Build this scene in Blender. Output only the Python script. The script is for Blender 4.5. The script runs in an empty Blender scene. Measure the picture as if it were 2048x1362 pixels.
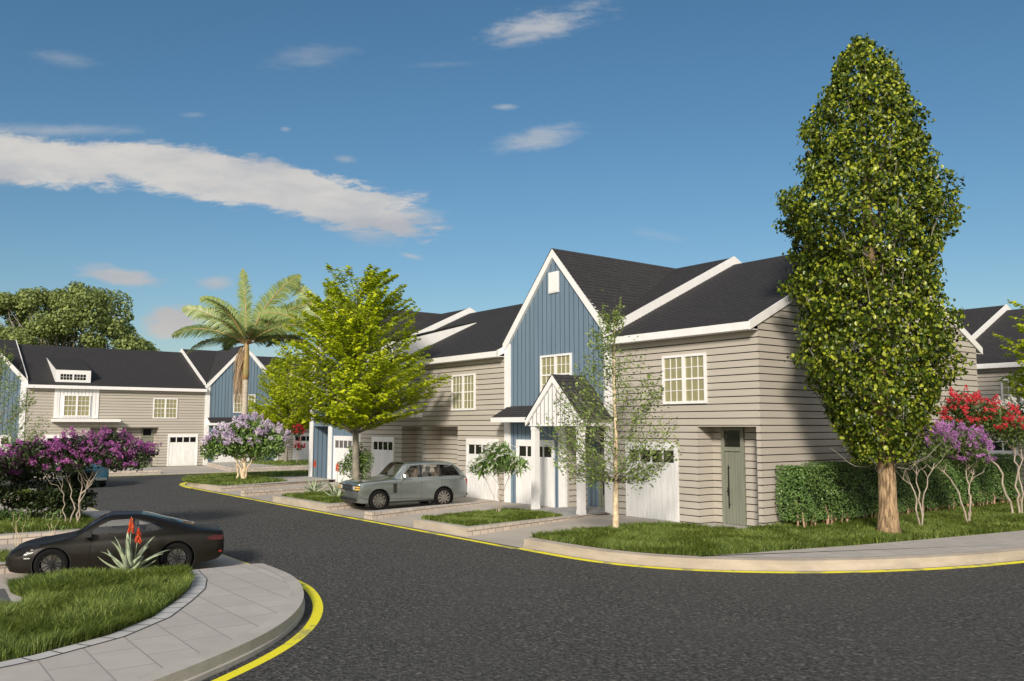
import bpy, math, random
import numpy as np
from mathutils import Vector, Matrix
rng = np.random.default_rng(7); random.seed(7)
S = bpy.context.scene
col = S.collection
R = math.radians

# ------------------------------------------------------------------ camera
cd = bpy.data.cameras.new('camera'); cam = bpy.data.objects.new('camera', cd); col.objects.link(cam)
cd.lens = 30; cd.sensor_width = 36; cd.clip_end = 3000; cd.clip_start = .05
cam.location = (16.76, -22.57, 3.4)
cam.rotation_euler = (R(90 + 5.722), 0, R(52.75))
S.camera = cam

# ------------------------------------------------------------------ sun, sky, exposure
RAY = R(131.8); EL = R(25)
sd = bpy.data.lights.new('sun', 'SUN'); sun = bpy.data.objects.new('sun', sd); col.objects.link(sun)
sd.energy = 3.5; sd.angle = R(9); sd.color = (1, .90, .77)
sdir = Vector((-math.cos(RAY)*math.cos(EL), -math.sin(RAY)*math.cos(EL), math.sin(EL)))
sun.rotation_euler = sdir.to_track_quat('Z', 'Y').to_euler()
S.view_settings.view_transform = 'Standard'; S.view_settings.look = 'None'
S.view_settings.exposure = 0.33; S.view_settings.gamma = 1
S.view_settings.use_curve_mapping = False

world = bpy.data.worlds.new('World'); S.world = world; world.use_nodes = True
wt = world.node_tree; wt.nodes.clear()

class NT:
    def __init__(s, t): s.t = t
    def n(s, kind, **kw):
        nd = s.t.nodes.new(kind)
        for k, v in kw.items():
            if k == 'i':
                for a, b in v.items():
                    if hasattr(b, 'is_linked') or hasattr(b, 'links'): s.t.links.new(b, nd.inputs[a])
                    else: nd.inputs[a].default_value = b
            else: setattr(nd, k, v)
        return nd
    def m(s, op, a, b=None, c=None):
        nd = s.t.nodes.new('ShaderNodeMath'); nd.operation = op
        for k, v in enumerate((a, b, c)):
            if v is None: continue
            if hasattr(v, 'links'): s.t.links.new(v, nd.inputs[k])
            else: nd.inputs[k].default_value = v
        return nd.outputs[0]
    def ss(s, v, lo, hi):
        nd = s.n('ShaderNodeMapRange', interpolation_type='SMOOTHSTEP', i={0: v, 1: lo, 2: hi, 3: 0., 4: 1.})
        return nd.outputs[0]
    def mix(s, f, a, b):
        nd = s.n('ShaderNodeMix', data_type='RGBA')
        for k, v in ((0, f), (6, a), (7, b)):
            if hasattr(v, 'links'): s.t.links.new(v, nd.inputs[k])
            else: nd.inputs[k].default_value = v if not isinstance(v, tuple) or len(v) == 4 else (*v, 1)
        return nd.outputs[2]
    def link(s, a, b): s.t.links.new(a, b)

W = NT(wt)
SKY = .076
sky = W.n('ShaderNodeTexSky', sky_type='NISHITA', sun_disc=False)
sky.sun_elevation = EL; sky.sun_rotation = math.atan2(sdir.x, sdir.y)
sky.air_density = 1.0; sky.dust_density = 1.0; sky.ozone_density = 2.2; sky.altitude = 0
tc = W.n('ShaderNodeTexCoord')
rot = W.n('ShaderNodeVectorRotate', rotation_type='Z_AXIS', i={0: tc.outputs['Generated'], 'Angle': -R(52.75)})
sp = W.n('ShaderNodeSeparateXYZ', i={0: rot.outputs[0]})
yy = W.m('MAXIMUM', sp.outputs[1], .02)
sx = W.m('DIVIDE', sp.outputs[0], yy); sz = W.m('DIVIDE', sp.outputs[2], yy)
cv = W.n('ShaderNodeCombineXYZ', i={0: sx, 1: W.m('MULTIPLY', sz, 3.2), 2: 0.})
n1 = W.n('ShaderNodeTexNoise', i={'Vector': cv.outputs[0], 'Scale': 7., 'Detail': 10., 'Roughness': .66, 'Distortion': .35}).outputs[0]
n2 = W.n('ShaderNodeTexNoise', i={'Vector': cv.outputs[0], 'Scale': 3., 'Detail': 7., 'Roughness': .6}).outputs[0]
n1b = W.n('ShaderNodeTexNoise', i={'Vector': cv.outputs[0], 'Scale': 26., 'Detail': 10., 'Roughness': .68, 'Distortion': .5}).outputs[0]
nn_ = W.m('ADD', W.m('MULTIPLY', n1, .6), W.m('MULTIPLY', n1b, .4))
def blob(cx, cz, a, b, th, k, w, dens):
    c, s_ = math.cos(th), math.sin(th)
    dx = W.m('SUBTRACT', sx, cx); dz = W.m('SUBTRACT', sz, cz)
    x = W.m('ADD', W.m('MULTIPLY', dx, c/a), W.m('MULTIPLY', dz, s_/a))
    z = W.m('ADD', W.m('MULTIPLY', dx, -s_/b), W.m('MULTIPLY', dz, c/b))
    d = W.m('SQRT', W.m('ADD', W.m('MULTIPLY', x, x), W.m('MULTIPLY', z, z)))
    v = W.m('ADD', W.m('SUBTRACT', 1., d), W.m('MULTIPLY', W.m('SUBTRACT', nn_, .5), k))
    return W.m('MULTIPLY', W.ss(v, 0., w), dens)
f_ = 1706.7; pt = R(5.722)
def px(x, y):
    a = (x-1024)/f_; b = -(y-681)/f_
    Y = math.cos(pt)-b*math.sin(pt); Z = math.sin(pt)+b*math.cos(pt)
    return a/Y, Z/Y
blobs = []
for (x, y, wx, wy, ang, k, w, dn) in [
        (60, 318, 560, 60, -3, 2.3, .42, .95), (440, 352, 430, 60, -9, 2.5, .42, .95), (660, 402, 250, 64, -12, 3.1, .45, .93),
        (800, 428, 120, 34, -8, 2.6, .9, .7), (110, 262, 230, 22, 0, 2.6, 1.1, .4), (740, 470, 90, 26, -6, 3.2, 1., .5),
        (235, 552, 125, 24, -10, 2.8, .6, .75), (430, 566, 50, 20, 0, 2.0, .8, .6), (345, 645, 75, 42, 12, 3.2, .6, .85),
        (225, 640, 30, 36, 0, 2.8, .7, .65), (1090, 50, 150, 46, 12, 3.4, 1.0, .62), (1075, 278, 100, 28, 12, 3.4, 1.1, .55),
        (610, 110, 120, 34, 10, 3.6, 1.3, .28), (130, 118, 90, 22, -10, 3.4, 1.2, .22), (1010, 214, 34, 9, 0, 2.4, 1., .4),
        (690, 318, 40, 14, -6, 2.6, 1., .5), (822, 512, 40, 8, -14, 2., 1., .5), (385, 230, 40, 9, 0, 2., 1., .25),
        (570, 258, 14, 7, 0, 2., 1., .4), (900, 128, 120, 10, 2, 2.6, 1.3, .16), (1310, 470, 90, 16, -12, 3.2, 1.3, .2)]:
    cx, cz = px(x, y)
    blobs.append(blob(cx, cz, wx/1715, wy/1715, R(ang), k, w, dn))
m_ = blobs[0]
for b in blobs[1:]: m_ = W.m('MAXIMUM', m_, b)
m_ = W.m('MULTIPLY', m_, W.ss(sp.outputs[1], .05, .2))
cshade = W.mix(W.ss(n2, .38, .62), (.36, .37, .40), (.54, .52, .49))
low = W.ss(sz, .28, .12)
cshade = W.mix(W.m('MULTIPLY', low, .55), cshade, (.46, .39, .345))
skh = W.n('ShaderNodeHueSaturation', i={'Hue': .492, 'Saturation': 1.2, 'Value': 1., 'Color': sky.outputs[0]})
skc = W.n('ShaderNodeVectorMath', operation='SCALE', i={0: skh.outputs[0], 3: SKY})
fin = W.mix(m_, skc.outputs[0], cshade)
# unseen bright broken cloud behind the viewpoint, added to fill the shadows
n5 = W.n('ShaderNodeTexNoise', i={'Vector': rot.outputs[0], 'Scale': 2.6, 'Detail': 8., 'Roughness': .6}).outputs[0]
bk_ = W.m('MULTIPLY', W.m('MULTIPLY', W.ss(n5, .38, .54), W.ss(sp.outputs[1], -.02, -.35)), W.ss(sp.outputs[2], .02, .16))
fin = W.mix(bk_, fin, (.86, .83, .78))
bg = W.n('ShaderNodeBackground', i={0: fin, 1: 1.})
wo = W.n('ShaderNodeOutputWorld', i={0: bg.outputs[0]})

# ------------------------------------------------------------------ materials
def mat(name, base, rough=.7, var=.12, scale=3., bump=0., bscale=40., metal=0., coat=0., spec=.5, detail=5, streak=None, base2=None):
    if max(base) > .1 and not metal and not coat: base = tuple(min(.75 if x > .7 else .84, x*1.27) for x in base); base2 = base2 and tuple(min(.84, x*1.27) for x in base2)
    m = bpy.data.materials.new(name); m.use_nodes = True
    T = NT(m.node_tree); b = m.node_tree.nodes['Principled BSDF']
    b.inputs['Roughness'].default_value = rough; b.inputs['Metallic'].default_value = metal
    b.inputs['Coat Weight'].default_value = coat; b.inputs['Coat Roughness'].default_value = .04
    b.inputs['Specular IOR Level'].default_value = spec
    t = T.n('ShaderNodeTexCoord')
    mp = T.n('ShaderNodeMapping', i={0: t.outputs['Object'], 3: streak or (1, 1, 1)})
    n = T.n('ShaderNodeTexNoise', i={'Vector': mp.outputs[0], 'Scale': scale, 'Detail': detail, 'Roughness': .6})
    fac = T.ss(n.outputs[0], .3, .7)
    c0 = tuple(x*(1-var) for x in base); c1 = base2 or tuple(min(1, x*(1+var)) for x in base)
    T.link(T.mix(fac, c0, c1), b.inputs[0])
    if bump:
        n2 = T.n('ShaderNodeTexNoise', i={'Vector': mp.outputs[0], 'Scale': bscale, 'Detail': 4})
        bp = T.n('ShaderNodeBump', i={'Strength': bump, 'Distance': .02, 'Height': n2.outputs[0]})
        T.link(bp.outputs[0], b.inputs['Normal'])
    return m

M = {}
M['siding'] = mat('siding_paint', (.335, .31, .272), .75, .05, 1.2, .25, 60, streak=(.15, .15, 3))
M['blue'] = mat('blue_board_paint', (.108, .158, .212), .6, .08, 1.0, .2, 50, streak=(3, 3, .2))
M['white'] = mat('white_trim_paint', (.74, .73, .71), .55, .04, 2, .1, 60)
M['whitewood'] = mat('white_washed_door', (.74, .73, .71), .55, .10, 1.6, .3, 50, streak=(7, 7, .7))
M['doorgreen'] = mat('grey_green_door', (.155, .165, .13), .5, .1, 2, .15, 60, streak=(8, 8, .5))
M['black'] = mat('black_metal', (.012, .012, .013), .35, .1, 3)
M['kerb'] = mat('kerb_concrete', (.33, .285, .235), .85, .14, 1.1, .5, 45, streak=(1, 1, 2.5))
M['kerbtop'] = mat('kerb_top_concrete', (.33, .31, .285), .85, .10, 1.3, .5, 50)
M['drive'] = mat('driveway_concrete', (.33, .30, .265), .85, .10, .5, .5, 60, detail=9)
M['soil'] = mat('soil', (.045, .05, .02), .95, .3, 4, .8, 30)
M['rubber'] = mat('tyre_rubber', (.007, .007, .007), .9, .1, 5, spec=.15)
M['concrete'] = M['kerbtop']

def m_asphalt():
    m = bpy.data.materials.new('asphalt'); m.use_nodes = True; T = NT(m.node_tree); b = m.node_tree.nodes['Principled BSDF']
    t = T.n('ShaderNodeTexCoord').outputs['Object']
    v = T.n('ShaderNodeTexVoronoi', i={'Vector': t, 'Scale': 20.})
    n4 = T.n('ShaderNodeTexNoise', i={'Vector': t, 'Scale': 9., 'Detail': 3., 'Roughness': .8})
    n = T.n('ShaderNodeTexNoise', i={'Vector': t, 'Scale': 12., 'Detail': 8., 'Roughness': .85, 'Distortion': .4})
    n3 = T.n('ShaderNodeTexNoise', i={'Vector': t, 'Scale': .35, 'Detail': 5.})
    sp_ = T.ss(v.outputs['Color'], .72, 1.0)
    c = T.mix(T.ss(n.outputs[0], .45, .58), (.013, .013, .013), (.118, .117, .115))
    c = T.mix(T.m('MULTIPLY', T.ss(n4.outputs[0], .55, .75), .5), c, (.012, .012, .011))
    c = T.mix(T.m('MULTIPLY', sp_, .75), c, (.28, .26, .23))
    c = T.mix(T.m('MULTIPLY', T.ss(n3.outputs[0], .35, .65), .3), c, (.085, .084, .081))
    T.link(c, b.inputs[0]); b.inputs['Roughness'].default_value = .85
    h = T.m('ADD', n.outputs[0], T.m('MULTIPLY', v.outputs['Distance'], 1.2))
    bp = T.n('ShaderNodeBump', i={'Strength': 1.0, 'Distance': .05, 'Height': h}); T.link(bp.outputs[0], b.inputs['Normal'])
    return m
M['asphalt'] = m_asphalt()

def m_brick(name, c1, c2, cm, bw, rh, mort, sc=1., rough=.85, bump=.6, uv=True, off=.5, extra=0., sq=1., frot=0.):
    c1, c2, cm = (tuple(x*1.25 for x in q) for q in (c1, c2, cm))
    m = bpy.data.materials.new(name); m.use_nodes = True; T = NT(m.node_tree); b = m.node_tree.nodes['Principled BSDF']
    t = T.n('ShaderNodeTexCoord').outputs['UV' if uv else 'Object']
    if frot: t = T.n('ShaderNodeVectorRotate', rotation_type='Z_AXIS', i={0: t, 'Angle': frot}).outputs[0]
    k = T.n('ShaderNodeTexBrick', offset=off, squash=sq, i={'Vector': t, 'Color1': (*c1, 1), 'Color2': (*c2, 1), 'Mortar': (*cm, 1), 'Scale': sc,
        'Mortar Size': mort, 'Brick Width': bw, 'Row Height': rh, 'Mortar Smooth': .1, 'Bias': 0.})
    n = T.n('ShaderNodeTexNoise', i={'Vector': t, 'Scale': 2.2, 'Detail': 8., 'Roughness': .65})
    n2 = T.n('ShaderNodeTexNoise', i={'Vector': t, 'Scale': 30., 'Detail': 4.})
    c = T.mix(T.m('MULTIPLY', T.ss(n.outputs[0], .3, .75), .35), k.outputs[0], tuple(x*.72 for x in c1))
    if extra: c = T.mix(T.m('MULTIPLY', T.ss(n2.outputs[0], .35, .7), extra), c, tuple(min(1, x*1.5) for x in c2))
    T.link(c, b.inputs[0]); b.inputs['Roughness'].default_value = rough
    h = T.m('SUBTRACT', T.m('MULTIPLY', n2.outputs[0], .3), k.outputs['Fac'])
    bp = T.n('ShaderNodeBump', i={'Strength': bump, 'Distance': .01, 'Height': h}); T.link(bp.outputs[0], b.inputs['Normal'])
    return m
M['roof'] = m_brick('dark_shingles', (.020, .019, .021), (.030, .028, .029), (.009, .009, .009), .33, .2, .012, extra=.25, rough=.8)
M['roofseam'] = m_brick('dark_shingles_crossed', (.020, .019, .021), (.030, .028, .029), (.009, .009, .009), .33, .2, .012, extra=.25, rough=.8)
M['paver'] = m_brick('pavement_slabs', (.325, .305, .285), (.365, .34, .315), (.19, .18, .165), 1.0, .62, .011, uv=False, bump=.25)
M['edging'] = m_brick('edging_bricks', (.36, .36, .37), (.42, .41, .40), (.05, .05, .05), .42, .3, .018, uv=True)
M['stone'] = m_brick('stone_facing', (.48, .41, .35), (.33, .29, .255), (.11, .095, .085), .36, .155, .011, uv=True, bump=.8, off=.37)
M['path'] = m_brick('path_tiles', (.33, .325, .32), (.24, .24, .245), (.16, .155, .15), .6, .4, .012, uv=False, bump=.3)

def m_yellow():
    m = bpy.data.materials.new('yellow_road_paint'); m.use_nodes = True; T = NT(m.node_tree); b = m.node_tree.nodes['Principled BSDF']
    t = T.n('ShaderNodeTexCoord').outputs['Object']
    n = T.n('ShaderNodeTexNoise', i={'Vector': t, 'Scale': 1.6, 'Detail': 9., 'Roughness': .7})
    n2 = T.n('ShaderNodeTexNoise', i={'Vector': t, 'Scale': 40., 'Detail': 3.})
    f = T.m('MULTIPLY', T.ss(n.outputs[0], .50, .60), .75)
    c = T.mix(f, (.86, .78, .02), (.30, .28, .15)); c = T.mix(T.m('MULTIPLY', T.ss(n2.outputs[0], .5, .75), .25), c, (.12, .11, .07))
    T.link(c, b.inputs[0]); b.inputs['Roughness'].default_value = .7
    return m
M['yellow'] = m_yellow()

def leafmat(name, cols, rough=.45, trans=.35, spec=.4):
    m = bpy.data.materials.new(name); m.use_nodes = True; T = NT(m.node_tree); b = m.node_tree.nodes['Principled BSDF']
    cols = [tuple(min(.85, x*1.22) for x in c) for c in cols]
    a = T.n('ShaderNodeAttribute', attribute_name='rnd')
    cr = T.n('ShaderNodeValToRGB', i={0: a.outputs['Fac']})
    e = cr.color_ramp.elements
    for i_, c in enumerate(cols):
        x = i_/(len(cols)-1)
        if i_ < 2: e[i_].position = x; e[i_].color = (*c, 1)
        else: q = e.new(x); q.color = (*c, 1)
    if len(cols) > 2:
        for i_, c in enumerate(cols): pass
    T.link(cr.outputs[0], b.inputs[0]); b.inputs['Roughness'].default_value = rough
    b.inputs['Specular IOR Level'].default_value = spec
    if trans:
        tr = T.n('ShaderNodeBsdfTranslucent', i={0: cr.outputs[0]})
        ms = T.n('ShaderNodeMixShader', i={0: trans, 1: b.outputs[0], 2: tr.outputs[0]})
        T.link(ms.outputs[0], m.node_tree.nodes['Material Output'].inputs[0])
    return m
def ramp3(cols):  # evenly spaced ramp helper keeps element order right
    return cols
M['lf_poplar'] = leafmat('poplar_leaf', [(.013, .030, .003), (.075, .115, .009), (.36, .40, .035)], .33, .22)
M['lf_yel'] = leafmat('yellow_green_leaf', [(.17, .25, .006), (.64, .70, .03)], .45, .45)
M['lf_slim'] = leafmat('young_tree_leaf', [(.08, .14, .025), (.30, .38, .11)], .45, .35)
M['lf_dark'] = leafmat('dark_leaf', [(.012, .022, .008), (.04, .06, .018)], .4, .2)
M['lf_broad'] = leafmat('broad_tree_leaf', [(.09, .125, .03), (.30, .36, .12)], .5, .35)
M['lf_shrub'] = leafmat('shrub_leaf', [(.04, .085, .02), (.20, .31, .08)], .4, .3)
M['lf_hedge'] = leafmat('hedge_leaf', [(.04, .09, .02), (.17, .27, .075)], .38, .25)
M['lf_crape'] = leafmat('crape_leaf', [(.025, .05, .010), (.11, .16, .035)], .45, .3)
M['lf_palm'] = leafmat('palm_leaflet', [(.05, .09, .02), (.34, .42, .15)], .35, .45)
M['lf_dead'] = leafmat('dead_frond', [(.22, .15, .09), (.42, .32, .21)], .8, .2)
M['grass'] = leafmat('grass_blade', [(.028, .062, .008), (.14, .19, .032), (.34, .39, .11)], .5, .35)
M['agave'] = leafmat('agave_leaf', [(.22, .28, .17), (.42, .47, .33)], .45, .1)
M['fl_red_spike'] = leafmat('aloe_flower', [(.50, .03, .01), (.85, .12, .02)], .5, .2)
M['fl_purple'] = leafmat('purple_flower', [(.13, .02, .13), (.46, .14, .40)], .6, .3)
M['fl_pale'] = leafmat('pale_lilac_flower', [(.32, .20, .40), (.82, .66, .78)], .6, .3)
M['fl_lilac'] = leafmat('lilac_flower', [(.26, .08, .30), (.56, .27, .56)], .6, .3)
M['fl_red'] = leafmat('red_flower', [(.40, .012, .02), (.78, .06, .09)], .6, .3)
M['fl_white'] = leafmat('white_flower', [(.50, .50, .42), (.80, .79, .72)], .6, .3)
M['bark'] = mat('poplar_bark', (.12, .075, .04), .9, .4, 9, 1.0, 14, streak=(1.8, 1.8, .30), base2=(.36, .25, .14))
M['barkpale'] = mat('pale_bark', (.46, .36, .23), .85, .3, 12, .5, 25, streak=(1, 1, .5), base2=(.62, .50, .34))
M['barkgrey'] = mat('grey_bark', (.17, .155, .125), .9, .3, 6, .6, 25, streak=(1, 1, .4))
M['barkdark'] = mat('dark_branch_bark', (.10, .085, .065), .9, .3, 6, .4, 25)
M['barkpink'] = mat('smooth_pale_bark', (.28, .235, .19), .7, .25, 9, .3, 20, streak=(1, 1, .35))
M['palmbark'] = mat('palm_trunk_bark', (.36, .32, .26), .85, .2, 5, .6, 14, streak=(.5, .5, 5))
M['palmshaft'] = mat('palm_crownshaft', (.27, .24, .08), .5, .35, 2, .1, 20, base2=(.36, .20, .09))
M['stem'] = mat('hedge_stem', (.30, .19, .13), .9, .3, 8)

def glass(name, tint, alpha, rough=.02):
    m = bpy.data.materials.new(name); m.use_nodes = True; T = NT(m.node_tree); nt = m.node_tree
    g = T.n('ShaderNodeBsdfGlossy', i={0: (.9, .92, .95, 1), 'Roughness': rough}); t = T.n('ShaderNodeBsdfTransparent', i={0: (*tint, 1)})
    fr = T.n('ShaderNodeFresnel', i={0: 1.5}); f = T.m('ADD', T.m('MULTIPLY', fr.outputs[0], .9), alpha)
    ms = T.n('ShaderNodeMixShader', i={0: f, 1: t.outputs[0], 2: g.outputs[0]})
    T.link(ms.outputs[0], nt.nodes['Material Output'].inputs[0]); return m
M['carglass'] = glass('car_glass', (.80, .81, .80), .05)
M['dkglass'] = mat('dark_reflective_pane', (.012, .011, .010), .03, .2, 3, spec=.9)
M['curtain'] = mat('yellow_blind_behind_glass', (.27, .255, .135), .35, .06, 2, coat=.8, streak=(6, 6, .3))
M['carsilver'] = mat('silver_green_paint', (.30, .335, .33), .24, .02, 1, metal=.8, coat=1.)
M['cardark'] = mat('dark_bronze_paint', (.0095, .0080, .0055), .42, .05, 1, metal=0., coat=.12, spec=.2)
M['carblue'] = mat('blue_car_paint', (.02, .085, .15), .3, .03, 1, metal=.3, coat=1.)
M['smoked'] = mat('smoked_lamp_cover', (.015, .015, .017), .22, .1, 4, spec=.4)
M['plastic'] = mat('black_car_plastic', (.015, .015, .016), .5, .1, 4)
M['chrome'] = mat('bright_metal', (.62, .60, .57), .22, .05, 4, metal=1.)
M['lampwhite'] = mat('lamp_lens', (.60, .60, .58), .12, .2, 20, coat=1.)
M['lampamber'] = mat('amber_lens', (.75, .48, .10), .15, .1, 20, coat=1.)
M['lampred'] = mat('red_lens', (.26, .015, .012), .2, .2, 12, coat=.4)
M['lampreddark'] = mat('smoked_red_lens', (.05, .006, .007), .3, .3, 30, coat=.1)
M['seat'] = mat('car_seat_leather', (.30, .22, .16), .6, .1, 3)
M['seatdark'] = mat('car_cabin_trim', (.035, .033, .03), .7, .1, 3)
M['ground'] = mat('far_ground', (.09, .11, .035), .95, .3, .2)

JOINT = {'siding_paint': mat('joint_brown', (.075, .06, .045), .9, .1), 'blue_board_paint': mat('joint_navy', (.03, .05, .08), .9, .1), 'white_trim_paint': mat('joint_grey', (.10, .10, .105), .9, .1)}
# ------------------------------------------------------------------ helpers
def tag(o, label=None, cat=None, group=None, kind=None):
    if label: o['label'] = label
    if cat: o['category'] = cat
    if group: o['group'] = group
    if kind: o['kind'] = kind
    return o
def empty(name, loc, rz=0, **kw):
    o = bpy.data.objects.new(name, None); col.objects.link(o); o.location = loc; o.rotation_euler = (0, 0, rz)
    o.empty_display_size = .3
    return tag(o, **kw)
def link(name, me, m=None, parent=None, smooth=False, loc=None):
    if m is not None: me.materials.append(m)
    if smooth: me.shade_smooth()
    o = bpy.data.objects.new(name, me); col.objects.link(o)
    if parent: o.parent = parent
    if loc is not None: o.location = loc
    return o
def copy_tree(o, parent=None):
    c = o.copy(); col.objects.link(c)
    if parent: c.parent = parent
    for ch in list(o.children): copy_tree(ch, c)
    return c

class MB:
    def __init__(s, mirror=None): s.v = []; s.f = []; s.uv = []; s.mirror = mirror; s.dark = set()
    def add(s, pts, faces, uvs=None):
        b = len(s.v); s.v += [tuple(p) for p in pts]
        for f in faces: s.f.append([b+i for i in f])
        if uvs is not None: s.uv += uvs
        else: s.uv += [(0., 0.)]*len(pts)
        return s
    def box(s, x0, x1, y0, y1, z0, z1):
        p = [(x0, y0, z0), (x1, y0, z0), (x1, y1, z0), (x0, y1, z0), (x0, y0, z1), (x1, y0, z1), (x1, y1, z1), (x0, y1, z1)]
        return s.add(p, [(0, 3, 2, 1), (4, 5, 6, 7), (0, 1, 5, 4), (1, 2, 6, 5), (2, 3, 7, 6), (3, 0, 4, 7)])
    def quad(s, a, b, c, d, uv=None, dk=False):
        if dk: s.dark.add(len(s.f))
        return s.add([a, b, c, d], [(0, 1, 2, 3)], uv)
    def prism(s, poly, fn, d0, d1):
        """poly 2D list (ccw seen from the d0 side), fn(a,b,d)->xyz"""
        n = len(poly); p = [fn(a, b, d0) for a, b in poly]+[fn(a, b, d1) for a, b in poly]
        fs = [tuple(range(n)), tuple(range(2*n-1, n-1, -1))]+[(i, i+n, (i+1) % n+n, (i+1) % n) for i in range(n)]
        return s.add(p, fs)
    def tube(s, pts, rad, n=8, cap=True):
        pts = [Vector(p) for p in pts]; b = len(s.v); m = len(pts)
        up = Vector((.3, .9, .1)); rings = []
        for i in range(m):
            d = (pts[min(i+1, m-1)]-pts[max(i-1, 0)]).normalized()
            a = d.cross(up); a = a.normalized() if a.length > 1e-4 else Vector((1, 0, 0)); c = d.cross(a)
            r = rad[i] if hasattr(rad, '__len__') else rad
            for k in range(n):
                t = 2*math.pi*k/n; s.v.append(tuple(pts[i]+a*(math.cos(t)*r)+c*(math.sin(t)*r))); s.uv.append((0., 0.))
        for i in range(m-1):
            for k in range(n):
                k2 = (k+1) % n; s.f.append([b+i*n+k, b+i*n+k2, b+(i+1)*n+k2, b+(i+1)*n+k])
        if cap: s.f.append([b+k for k in range(n)][::-1]); s.f.append([b+(m-1)*n+k for k in range(n)])
        return s
    def disc(s, c, ax, r, t, n=24, r0=0.):
        """solid ring/disc about axis 'y' direction only"""
        b = len(s.v); cx, cy, cz = c
        rr = [(r, -t/2), (r, t/2), (r0, t/2), (r0, -t/2)]
        for k in range(n):
            a = 2*math.pi*k/n
            for (q, h) in rr: s.v.append((cx+q*math.cos(a), cy+h, cz+q*math.sin(a))); s.uv.append((0., 0.))
        for k in range(n):
            k2 = (k+1) % n
            for j in range(4 if r0 > 0 else 3):
                j2 = (j+1) % 4; s.f.append([b+k*4+j, b+k*4+j2, b+k2*4+j2, b+k2*4+j])
            if r0 == 0: s.f.append([b+k*4+3, b+k*4, b+k2*4, b+k2*4+3])
        return s
    def build(s, name, m, parent=None, smooth=False, loc=None):
        v = s.v; f = s.f
        if s.mirror is not None:
            v = [(s.mirror-x, y, z) for x, y, z in v]; f = [q[::-1] for q in f]
        me = bpy.data.meshes.new(name); me.from_pydata(v, [], f)
        uvl = me.uv_layers.new(name='UVMap')
        idx = np.empty(len(me.loops), dtype=np.int32); me.loops.foreach_get('vertex_index', idx)
        uva = np.array(s.uv, dtype=np.float32)[idx]; uvl.data.foreach_set('uv', uva.ravel())
        me.update()
        o = link(name, me, m, parent, smooth, loc)
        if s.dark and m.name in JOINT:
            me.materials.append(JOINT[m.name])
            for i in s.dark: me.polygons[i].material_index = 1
        return o

def npmesh(name, verts, faces, m, parent=None, rnd=None, loc=None):
    """verts (N,3); faces (F,k) equal size"""
    me = bpy.data.meshes.new(name); N = len(verts); F, k = faces.shape
    me.vertices.add(N); me.vertices.foreach_set('co', np.ascontiguousarray(verts, dtype=np.float32).ravel())
    me.loops.add(F*k); me.loops.foreach_set('vertex_index', np.ascontiguousarray(faces, dtype=np.int32).ravel())
    me.polygons.add(F); me.polygons.foreach_set('loop_start', np.arange(0, F*k, k, dtype=np.int32))
    me.polygons.foreach_set('loop_total', np.full(F, k, dtype=np.int32))
    if rnd is not None:
        a = me.attributes.new('rnd', 'FLOAT', 'POINT'); a.data.foreach_set('value', np.ascontiguousarray(rnd, dtype=np.float32))
    me.update(calc_edges=True)
    return link(name, me, m, parent, False, loc)

def nrm(a): return a/np.maximum(np.linalg.norm(a, axis=1, keepdims=True), 1e-9)
SH6 = np.array([(-.5, 0, 0), (-.18, .42, .10), (.2, .36, .10), (.5, 0, -.03), (.2, -.36, .10), (-.18, -.42, .10)])
F6 = np.array([(0, 3, 2, 1), (0, 5, 4, 3)])
SH4 = np.array([(-.5, 0, 0), (.05, -.42, .08), (.5, 0, 0), (.05, .42, .08)]); F4 = np.array([(0, 1, 2, 3)])
def leaves(name, C, N, L, Wd, m, parent=None, shape=6, T=None, rnd=None, jit=.35):
    n = len(C); N = nrm(N); t = T if T is not None else rng.normal(size=(n, 3))
    t = nrm(t-N*(t*N).sum(1, keepdims=True)); b = np.cross(N, t)
    sh, F = (SH6, F6) if shape == 6 else (SH4, F4); k = len(sh)
    l = L*(1+jit*rng.uniform(-1, 1, n)); w = Wd*l/L
    V = C[:, None, :]+t[:, None, :]*(sh[None, :, 0, None]*l[:, None, None])+b[:, None, :]*(sh[None, :, 1, None]*w[:, None, None])+N[:, None, :]*(sh[None, :, 2, None]*w[:, None, None])
    FF = (np.arange(n)[:, None, None]*k+F[None]).reshape(-1, 4)
    r = rnd if rnd is not None else rng.uniform(0, 1, n)
    return npmesh(name, V.reshape(-1, 3), FF, m, parent, np.repeat(np.clip(r, 0, 1), k))
def ball(n, shell=.33):
    d = nrm(rng.normal(size=(n, 3))); return d*(rng.uniform(0, 1, n)**shell)[:, None]

def inpoly(P, poly):
    x, y = P[:, 0], P[:, 1]; c = np.zeros(len(P), bool); n = len(poly)
    for i in range(n):
        x0, y0 = poly[i]; x1, y1 = poly[(i+1) % n]
        if y0 == y1: continue
        t = ((y0 > y) != (y1 > y)) & (x < (x1-x0)*(y-y0)/(y1-y0)+x0); c ^= t
    return c
def G(u, v, z=0.): return (-u, v, z)
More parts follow.
